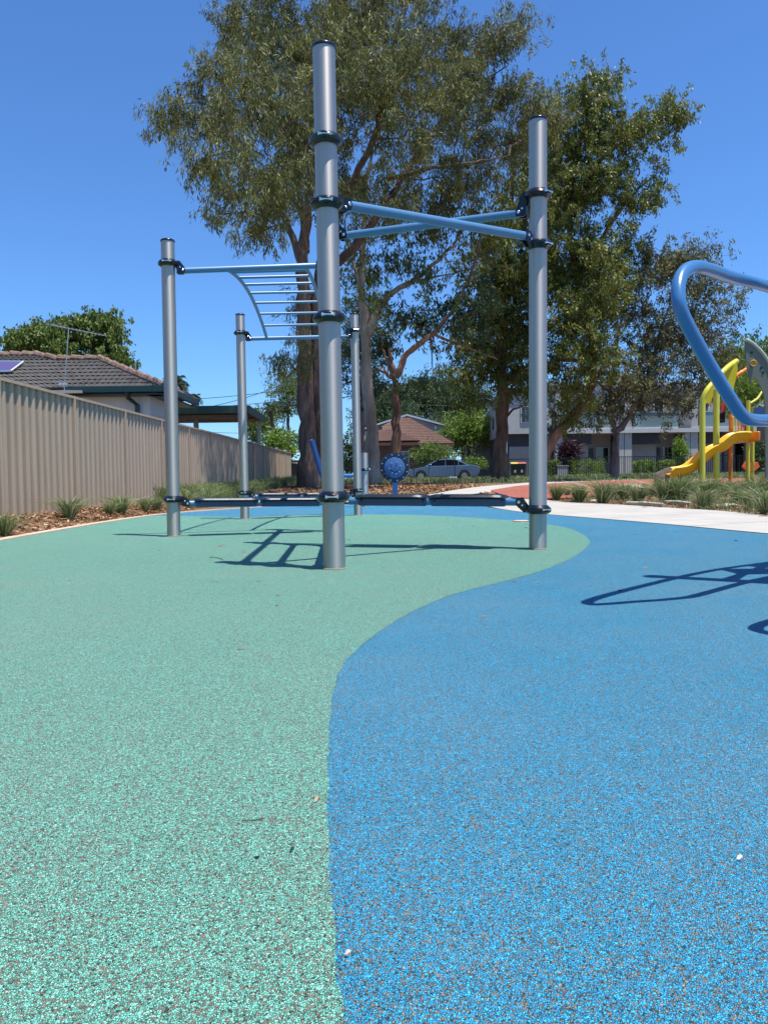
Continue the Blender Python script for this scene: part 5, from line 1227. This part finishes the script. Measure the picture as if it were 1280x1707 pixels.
def step_machine():
    Y = 16.8; b = at(608, 800, Y); t = at(607.5, 755, Y); gz = G(b.x, Y); root = empty('exercise_machine', (b.x, Y, gz), 'exercise machine with short silver pole and slanted dark blue lever before the twin trunks', 'fitness machine')
    o = MB().tube([(b.x, Y, gz), (t.x, Y, t.z)], .075, n=24).build('pole', M['pole'], root)
    c = at(611, 783, Y); mb = MB(); mb.lathe([(.077, -.03), (.1, -.01), (.1, .01), (.077, .03)], (b.x, Y, c.z), (0, 0, 1), 24, close=True); cl = mb.build('clamp', M['collar'], root)
    mb = MB()
    for dx in (-.03, .05): mb.lathe([(.025, 0), (.012, .02)], (b.x+.06+dx, Y-.1, c.z+.01), (0, -1, 0), 8)
    mb.build('bolt', M['bolt'], cl)
    MB().tube([at(560, 793, Y), at(596, 793, Y)], .045, n=14).build('step_bar', M['bluebright'], root)
    p, q = at(519.5, 734, Y), at(541, 800, Y); MB().tube(spline([p, p.lerp(q, .5)+Vector((-.015, 0, 0)), q, at(560, 800, Y+.1)], 5), .062, n=16).build('lever', M['bluedeep'], root, smooth=50)
    mb = MB(); mb.tube([q, at(545, 830, Y)], .05, n=12); mb.build('lever', M['bluedeep'], root)
    MB().lathe([(.05, -.03), (.05, 0), (.02, .02)], p, (-.2, -.6, 1), 14).build('end_cap', M['bolt'], root)
step_machine()
# ------------------------------------------------------------------ playground tower with slide
def playground():
    Y = 21.5; k = Y/FPX; g = G(8.3, Y)
    root = empty('playground_tower', (at(1200, 800, Y).x, Y, g), 'playground tower with lime yellow arched posts, orange railings and a grey-green sail panel', 'play equipment')
    def tube(name, pts, r, m_, n=14, parent=root):
        return MB().tube(spline([at(*p) for p in pts], 5), r, n=n).build(name, M[m_], parent, smooth=60)
    def post(name, px, py, Y_, r, m_):
        b = at(px, 800, Y_); t = at(px, py, Y_); return MB().tube([(b.x, Y_, G(b.x, Y_)-.05), (t.x, Y_, t.z)], r, n=14).build(name, M[m_], root, smooth=60)
    Ym = Y-.7
    a = at(1170, 800, Ym)
    pts = [Vector((a.x, Ym, G(a.x, Ym)-.05)), at(1170, 720, Ym), at(1170, 690, Ym), at(1171, 668, Ym), at(1177, 652, Ym), at(1188, 638, Ym+.1), at(1202, 622, Ym+.2), at(1215, 610, Ym+.4), at(1227, 602, Ym+.6)]
    MB().tube(spline(pts, 6), [.075]*(6*8+1), n=16).build('arched_post', M['yel'], root, smooth=60)
    b = at(1193.5, 800, Y-.5)
    pts = [Vector((b.x, Y-.5, G(b.x, Y)-.05)), at(1193, 700, Y-.5), at(1193.5, 650, Y-.5)]
    MB().tube(pts, .08, n=16).build('post', M['yel'], root, smooth=60)
    # lime leaf-shaped fins filling the arch
    def fin(name, outl, m_, Y_, th=.04):
        P = [at(x, y, Y_) for x, y in outl]; MB().prism(P, (0, th, 0)).build(name, M[m_], root, smooth=0)
    fin('fin', [(1174, 672), (1180, 655), (1192, 640), (1210, 620), (1228, 602), (1229, 618), (1225, 634), (1222, 648), (1215, 650), (1205, 640), (1190, 652), (1184, 672)], 'yel', Y-.3)
    tube('climbing_rope', [(1183, 662, Y-.2), (1195, 648, Y), (1214, 633, Y+.2), (1232, 622, Y+.4), (1248, 612, Y+.6)], .045, 'orange', parent=root)
    mb = MB()
    for i in range(7): mb.lathe([(.02, -.05), (.07, -.02), (.07, .02), (.02, .05)], at(1190+9*i, 653-6.4*i, Y-.05+.1*i), (1, .2, .6), 10)
    mb.build('rope_bead', M['orange'], root)
    # deck, railings
    dz = at(1240, 730, Y).z; dx0, dx1 = at(1218, 700, Y).x, at(1262, 700, Y).x
    MB().bb(dx0, Y, dz-.1, dx1, Y+1.2, dz).build('deck', M['navy'], root, bevel=.01)
    for px in (1220, 1243.5):
        t = at(px, 690 if px < 1230 else 668, Y); MB().tube([(t.x, Y+(-.1 if px > 1230 else .1), G(t.x, Y)-.05), (t.x, Y+(-.1 if px > 1230 else .1), t.z)], .055, n=14).build('post', M['orange' if px < 1230 else 'yel'], root)
    t = at(1254, 678, Y+1.1); MB().tube([(t.x, Y+1.1, G(t.x, Y)-.05), (t.x, Y+1.1, t.z)], .05, n=14).build('post', M['yel'], root)
    for i, px in enumerate((1221.5, 1226, 1230.5, 1235, 1239.5)):
        p0, p1 = at(px, 697, Y-.02), at(px, 727, Y-.02); MB().tube([p0, p1], .022, n=8).build('railing', M['yel' if i < 2 else 'orange'], root)
    tube('rail', [(1219, 696, Y-.02), (1240, 696, Y-.02)], .022, 'orange')
    tube('hand_rail', [(1250, 672, Y), (1262, 664, Y+.1), (1270, 652, Y+.2), (1278, 648, Y+.3), (1278, 672, Y+.4)], .03, 'yel')
    MB().prism([at(1256, 679, Y+.6), at(1290, 679, Y+.6), at(1290, 690, Y+.6), at(1256, 694, Y+.6)], (0, .04, 0)).build('side_panel', M['navy'], root, smooth=0)
    MB().prism([at(1262, 690, Y+.8), at(1300, 690, Y+.8), at(1300, 735, Y+.8), at(1262, 735, Y+.8)], (0, .04, 0)).build('side_panel', M['darkgrey'], root, smooth=0)
    # grey-green sail: curved panel with a pale edge, post down to the ground, holes and a funnel
    P2 = Y-1.0
    outl = [(1241.5, 567), (1243, 600), (1247, 625), (1252, 640), (1256, 628), (1262, 634), (1272, 655), (1275, 680), (1275.5, 800), (1290, 800), (1290, 650), (1286, 625), (1278, 604), (1266, 587), (1252, 573)]
    MB().prism([at(x, y, P2) for x, y in outl], (0, .05, 0)).build('sail_panel', M['sage'], root, smooth=0)
    tube('sail_edge', [(1241.5, 566, P2), (1253, 572, P2), (1267, 585, P2), (1279, 602, P2), (1287, 625, P2), (1291, 660, P2), (1291, 720, P2), (1291, 800, P2)], .045, 'sagelt')
    c = at(1254.5, 605.5, P2-.03); MB().lathe([(.02, -.02), (.05, -.02), (.085, .04), (.075, .05), (.035, .0)], c, (-.2, -1, 0), 20).build('funnel', M['goldp'], root)
    mb = MB()
    for x, y in ((1252, 588), (1268, 613), (1271, 621)): MB().lathe([(.035, 0), (.035, .012)], at(x, y, P2-.002), (0, -1, 0), 12).build('panel_hole', M['collar'], root)
    # red flags / ladder behind
    MB().prism([at(1203, 668, Y+.5), at(1209, 672, Y+.5), at(1210, 686, Y+.5), at(1201, 688, Y+.5)], (0, .03, 0)).build('flag_panel', M['redlid'], root, smooth=0)
    MB().prism([at(1198, 690, Y+.5), at(1208, 686, Y+.5), at(1208, 704, Y+.5), at(1199, 705, Y+.5)], (0, .03, 0)).build('window_panel', M['glass'], root, smooth=0)
    # slide
    sl = empty('slide', at(1112, 792, Y-.4), 'orange-yellow wavy plastic slide coming down to the left from the tower', 'slide')
    path = [(1113, 789.5), (1124, 788), (1138, 786), (1150, 781), (1164, 770), (1178, 758), (1190, 751), (1202, 746), (1212, 738), (1222, 731), (1232, 729.5), (1243, 730)]
    C_ = spline([at(x, y, Y-.35) for x, y in path], 5); mb = MB(); sec = [(-.30, .13), (-.26, .16), (-.22, .13), (-.18, .0), (-.08, -.035), (.08, -.035), (.18, .0), (.22, .13), (.26, .16), (.30, .13), (.26, -.02), (.12, -.11), (-.12, -.11), (-.26, -.02)]
    vs_ = []
    for i, c in enumerate(C_):
        t = (C_[min(i+1, len(C_)-1)]-C_[max(0, i-1)]).normalized(); s = Vector((0, 1, 0)); nn = s.cross(t); nn = nn if nn.z > 0 else -nn
        kk = 1.0 if i > 3 else .55+.15*i
        for u, v in sec: vs_.append(c+s*u+nn*v*kk)
    n_ = len(sec); mb.add(vs_, [(i*n_+j, i*n_+(j+1) % n_, (i+1)*n_+(j+1) % n_, (i+1)*n_+j) for i in range(len(C_)-1) for j in range(n_)]+[tuple(range(n_)), tuple((len(C_)-1)*n_+j for j in range(n_))])
    mb.build('chute', M['slide'], sl, smooth=50)
    f = at(1122, 793, Y-.35); MB().bb(f.x-.05, Y-.55, G(f.x, Y)-.05, f.x+.05, Y-.15, f.z).build('foot', M['slide'], sl, bevel=.01)
    MB().bb(at(1244, 730, Y).x-.03, Y-.68, dz-.12, at(1244, 730, Y).x+.05, Y-.03, dz+.14).build('mouth', M['orange'], sl, bevel=.02)
    # pedestal seat and orange spring rider seen through the posts
    o = MB(); p = at(1254, 786, Y+3); z0 = G(p.x, Y+3)
    rr = empty('spring_rider', (p.x, Y+3, z0), 'small orange spring rider behind the tower posts', 'spring rider')
    MB().prism([at(1238, 778, Y+3), at(1244, 768, Y+3), at(1250, 772, Y+3), at(1262, 770, Y+3), at(1266, 778, Y+3), at(1258, 785, Y+3), at(1246, 785, Y+3)], (0, .12, 0)).build('body', M['redor'], rr, smooth=0, bevel=.01)
    sp = [Vector((p.x+.07*math.cos(t*.7), Y+3.06+.07*math.sin(t*.7), z0+.006*t)) for t in range(60)]; MB().tube(sp, .012, n=6).build('spring', M['iron'], rr)
M['goldp'] = mat('gold_plastic', (.55, .33, .05), rough=.35); M['redor'] = mat('red_orange_plastic', (.65, .12, .02), rough=.4)
playground()
# ------------------------------------------------------------------ parked car
M['carglass'] = mat('car_glass', (.002, .002, .003), rough=.1, spec=.12)
def car():
    Y = 51.2; k = Y/FPX; cx = at(737, 800, Y).x; z0 = G(cx, Y)+.02; root = empty('parked_car', (cx, Y, z0), 'silver-blue sedan parked in the street behind the black fence, facing left', 'car')
    S = lambda x, z, y=0: Vector((cx+x, Y+y, z0+z))
    W2 = .86
    low = [(-2.30, .35), (-2.40, .52), (-2.34, .66), (-2.1, .74), (-1.7, .82), (-1.3, .90), (-1.0, .93), (1.4, .96), (1.9, .98), (2.2, .96), (2.36, .86), (2.40, .62), (2.34, .4), (2.15, .27), (-2.15, .26)]
    def loft(name, outline, ys, sc, m_, parent=root, smooth=40):
        mb = MB(); n = len(outline); v = []
        cxm = sum(p[0] for p in outline)/n; czm = sum(p[1] for p in outline)/n
        for y, s_ in zip(ys, sc):
            for (x, z) in outline: v.append(S(cxm+(x-cxm)*(1-(1-s_)*.35), z if s_ > .99 else czm+(z-czm)*s_, y))
        f = [(i*n+j, i*n+(j+1) % n, (i+1)*n+(j+1) % n, (i+1)*n+j) for i in range(len(ys)-1) for j in range(n)]+[tuple(range(n)), tuple((len(ys)-1)*n+j for j in range(n))]
        mb.add(v, f); return mb.build(name, M[m_], parent, smooth=smooth)
    body = loft('body', low, [-W2, -W2+.08, W2-.08, W2], [.93, 1, 1, .93], 'carblue')
    cab = [(-1.25, .90), (-.62, 1.25), (-.35, 1.36), (-.05, 1.41), (.45, 1.42), (.85, 1.37), (1.25, 1.22), (1.85, .95)]
    mb = MB(); n = len(cab); v = []
    for y, inn in ((-W2+.02, 0), (W2-.02, 0)):
        for x, z in cab:
            t = (z-.97)/.45; v.append(S(x, z, y*(1-.22*t)))
    mb.add(v, [tuple(range(n)), tuple(reversed(range(n, 2*n)))]+[(i, i+n, (i+1) % n+n, (i+1) % n) for i in range(n)])
    cabin = mb.build('cabin', M['carblue'], body, smooth=30)
    def glass(name, pts):
        mb = MB(); v = []
        for x, z in pts:
            t = (z-.97)/.45; v.append(S(x, z, -(W2-.02)*(1-.22*t)-.006))
        mb.prism(v, (0, .01, 0)); mb.build(name, M['carglass'], root, smooth=0)
    glass('side_window', [(-1.02, .96), (-.58, 1.21), (-.33, 1.31), (-.03, 1.36), (.12, 1.37), (.12, .97)]); glass('side_window', [(.17, .97), (.17, 1.37), (.45, 1.37), (.80, 1.33), (.98, 1.26), (.98, .98)]); glass('side_window', [(1.04, .99), (1.04, 1.235), (1.22, 1.16), (1.50, 1.02)])
    def slab(name, a, b):
        (x0, z0_), (x1, z1) = a, b; v = []
        for (x, z, sg) in ((x0, z0_, -1), (x1, z1, -1), (x1, z1, 1), (x0, z0_, 1)):
            t = (z-.97)/.45; v.append(S(x, z+.006, sg*(W2-.1)*(1-.22*t)))
        MB().prism(v, (-.006, 0, .01)).build(name, M['glass'], root, smooth=0)
    slab('windscreen', (-1.16, .95), (-.66, 1.23)); slab('rear_screen', (1.30, 1.20), (1.75, .995))
    for x in (-1.45, 1.38):
        for y in (-W2+.06, W2-.06):
            wv = MB().lathe([(.20, -.10), (.31, -.10), (.325, -.06), (.325, .06), (.31, .10), (.20, .10)], S(x, .31, y), (0, 1, 0), 24, close=True).build('wheel', M['tyre'], root, smooth=40)
            MB().lathe([(.205, -.07), (.19, -.10 if y < 0 else .1), (.05, -.09 if y < 0 else .09)], S(x, .31, y), (0, 1, 0), 16).build('rim', M['rim'], wv, smooth=20)
            if y < 0: MB().lathe([(.37, -.03), (.37, .03)], S(x, .33, -W2+.005), (0, 1, 0), 24).build('wheel_arch', M['tyre'], root)
    MB().box(S(-2.25, .68, -.62), (.2, .32, .14)).build('headlight', M['chrome'], root, bevel=.03)
    MB().box(S(2.30, .80, -.66), (.14, .30, .16)).build('tail_light', M['redlamp'], root, bevel=.03)
    MB().box(S(-.85, 1.02, -.93), (.12, .16, .10)).build('mirror', M['carblue'], root, bevel=.02)
    MB().bb(cx-1.0, Y-W2-.012, z0+.86, cx-.8, Y-W2-.002, z0+.885).bb(cx+.3, Y-W2-.012, z0+.88, cx+.5, Y-W2-.002, z0+.905).build('door_handle', M['rim'], root, smooth=0)
car()
def bins():
    Y = 46.6
    for px, lid, lb in ((857, 'yellid', 'green wheelie bin with a yellow lid behind the black fence'), (868.5, 'redlid', 'green wheelie bin with a red lid behind the black fence')):
        c = at(px, 790, Y); z = G(c.x, Y); root = empty('wheelie_bin', (c.x, Y, z), lb, 'bin', 'bins behind the fence'); w_ = .23
        b = MB(); b.add([(c.x-w_*.8, Y-.2, z+.02), (c.x+w_*.8, Y-.2, z+.02), (c.x+w_*.8, Y+.25, z+.02), (c.x-w_*.8, Y+.25, z+.02), (c.x-w_, Y-.28, z+.98), (c.x+w_, Y-.28, z+.98), (c.x+w_, Y+.3, z+.98), (c.x-w_, Y+.3, z+.98)],
            [(3, 2, 1, 0), (4, 5, 6, 7), (0, 1, 5, 4), (1, 2, 6, 5), (2, 3, 7, 6), (3, 0, 4, 7)]); b.build('body', M['bingreen'], root, smooth=0)
        l = MB(); l.add([(c.x-w_-.02, Y-.32, z+.985), (c.x+w_+.02, Y-.32, z+.985), (c.x+w_+.02, Y+.32, z+.985), (c.x-w_-.02, Y+.32, z+.985), (c.x-w_, Y-.28, z+1.05), (c.x+w_, Y-.28, z+1.05), (c.x+w_, Y+.3, z+1.1), (c.x-w_, Y+.3, z+1.1)],
            [(3, 2, 1, 0), (4, 5, 6, 7), (0, 1, 5, 4), (1, 2, 6, 5), (2, 3, 7, 6), (3, 0, 4, 7)]); l.build('lid', M[lid], root, smooth=0)
        for s in (-1, 1): MB().lathe([(.09, -.02), (.1, 0), (.09, .02)], (c.x+s*.2, Y+.3, z+.1), (1, 0, 0), 12).build('wheel', M['tyre'], root)
        MB().bb(c.x-.06, Y-.262, z+.45, c.x+.06, Y-.245, z+.62).build('sticker', M['whitetrim'], root, smooth=0)
bins()
def small_things():
    # electrical cabinet behind the fence
    a, b = at(927, 777, 47.0), at(945, 793, 47.0); z = G(a.x, 47)
    r = empty('utility_box', (a.x, 47, z), 'low white utility box beside the hedge behind the black fence', 'utility box')
    MB().bb(a.x, 46.8, z, b.x, 47.2, a.z).build('body', M['metalroof'], r, bevel=.01); MB().bb(a.x-.03, 46.77, a.z+.002, b.x+.03, 47.23, a.z+.04).build('lid', M['whitetrim'], r)
    # pale pole in front of the block
    p = at(844, 790, 46.2); q = at(844, 690, 46.2); o = MB().tube([(p.x, 46.2, .6), (q.x, 46.2, q.z)], [.05, .04], n=10).build('sign_pole', M['alu'], origin=(p.x, 46.2, .6)); tag(o, 'thin pale pole between the brown trunk and the bins', 'pole')
    # awning right of bungalow
    a, b = at(745, 765, 58), at(783, 777, 58); r = empty('awning', a, 'pale sloping awning right of the bungalow above the parked car', 'awning')
    MB().prism([a, b, b+Vector((0, 0, -.12)), a+Vector((0, 0, -.12))], (0, 2.2, 0)).build('sheet', M['whitetrim'], r, smooth=0)
    mb = MB(); mb.bb(a.x+.1, 58.1, .5, a.x+.2, 58.2, a.z-.15); mb.bb(b.x-.3, 58.1, .5, b.x-.2, 58.2, b.z-.13); mb.build('post', M['darkgrey'], r, smooth=0)
    # drain cap near the right pole
    c = gp(868, 869.5); o = MB().lathe([(.10, 0), (.10, .006), (.08, .010)], (c.x, c.y, .005), (0, 0, 1), 28).build('drain_cap', M['kerb'], origin=c); tag(o, 'small round pinkish cap set in the green rubber behind the right pole', 'drain cap')
    # leaves and twigs on the rubber
    leaf = mat('dry_leaf', (.42, .26, .14), rough=.7); twig = mat('dry_twig', (.06, .04, .03), rough=.9)
    def fleaf(px, py, L_, a, label, m_=leaf):
        c = gp(px, py); d = Vector((math.cos(a), math.sin(a), 0)); s = Vector((-d.y, d.x, 0)); mb = MB(); z = Vector((0, 0, .004)); pts = []
        top = [c+z+d*(-L_/2), c+z+d*(-L_*.2)+s*L_*.13+Vector((0, 0, .004)), c+z+d*(L_*.2)+s*L_*.11+Vector((0, 0, .005)), c+z+d*(L_/2)+Vector((0, 0, .003)), c+z+d*(L_*.2)-s*L_*.11+Vector((0, 0, .002)), c+z-d*L_*.2-s*L_*.13]
        mb.prism(top, (0, 0, -.0012)); o = mb.build('fallen_leaf', m_, origin=c, smooth=0); tag(o, label, 'leaf')
    fleaf(528, 1348, .014, 1.2, 'small orange-tan fallen leaf on green rubber near the colour boundary')
    fleaf(580, 1626, .007, .1, 'pale chip on the blue rubber close to the colour boundary near the bottom', mat('pale_leaf', (.7, .6, .45), rough=.7))
    fleaf(487, 1426, .007, .5, 'tiny dark leaf on green rubber below the crossed twig', mat('dark_leaf', (.02, .05, .04), rough=.5))
    fleaf(1232, 1437, .009, .2, 'tiny white chip on blue rubber near the right edge', mat('white_chip', (.8, .8, .78), rough=.6))
    def ftwig(pts, r, label):
        P = [gp(*p)+Vector((0, 0, .003+.001*(i % 2))) for i, p in enumerate(pts)]; o = MB().tube(spline(P, 3), r, n=5).build('fallen_twig', twig, origin=P[0]); tag(o, label, 'twig')
    ftwig([(403, 1381), (412, 1382), (425, 1380), (440, 1376)], .0008, 'short dark twig on green rubber left of the boundary')
    ftwig([(425, 1457), (430, 1458), (432, 1455)], .0014, 'curled twig fragment on green rubber, below the short dark twig')
    ftwig([(350, 930), (365, 932), (372, 935)], .002, 'thin twig on green rubber left of the ladder shadow')
small_things()
townhouse_right()
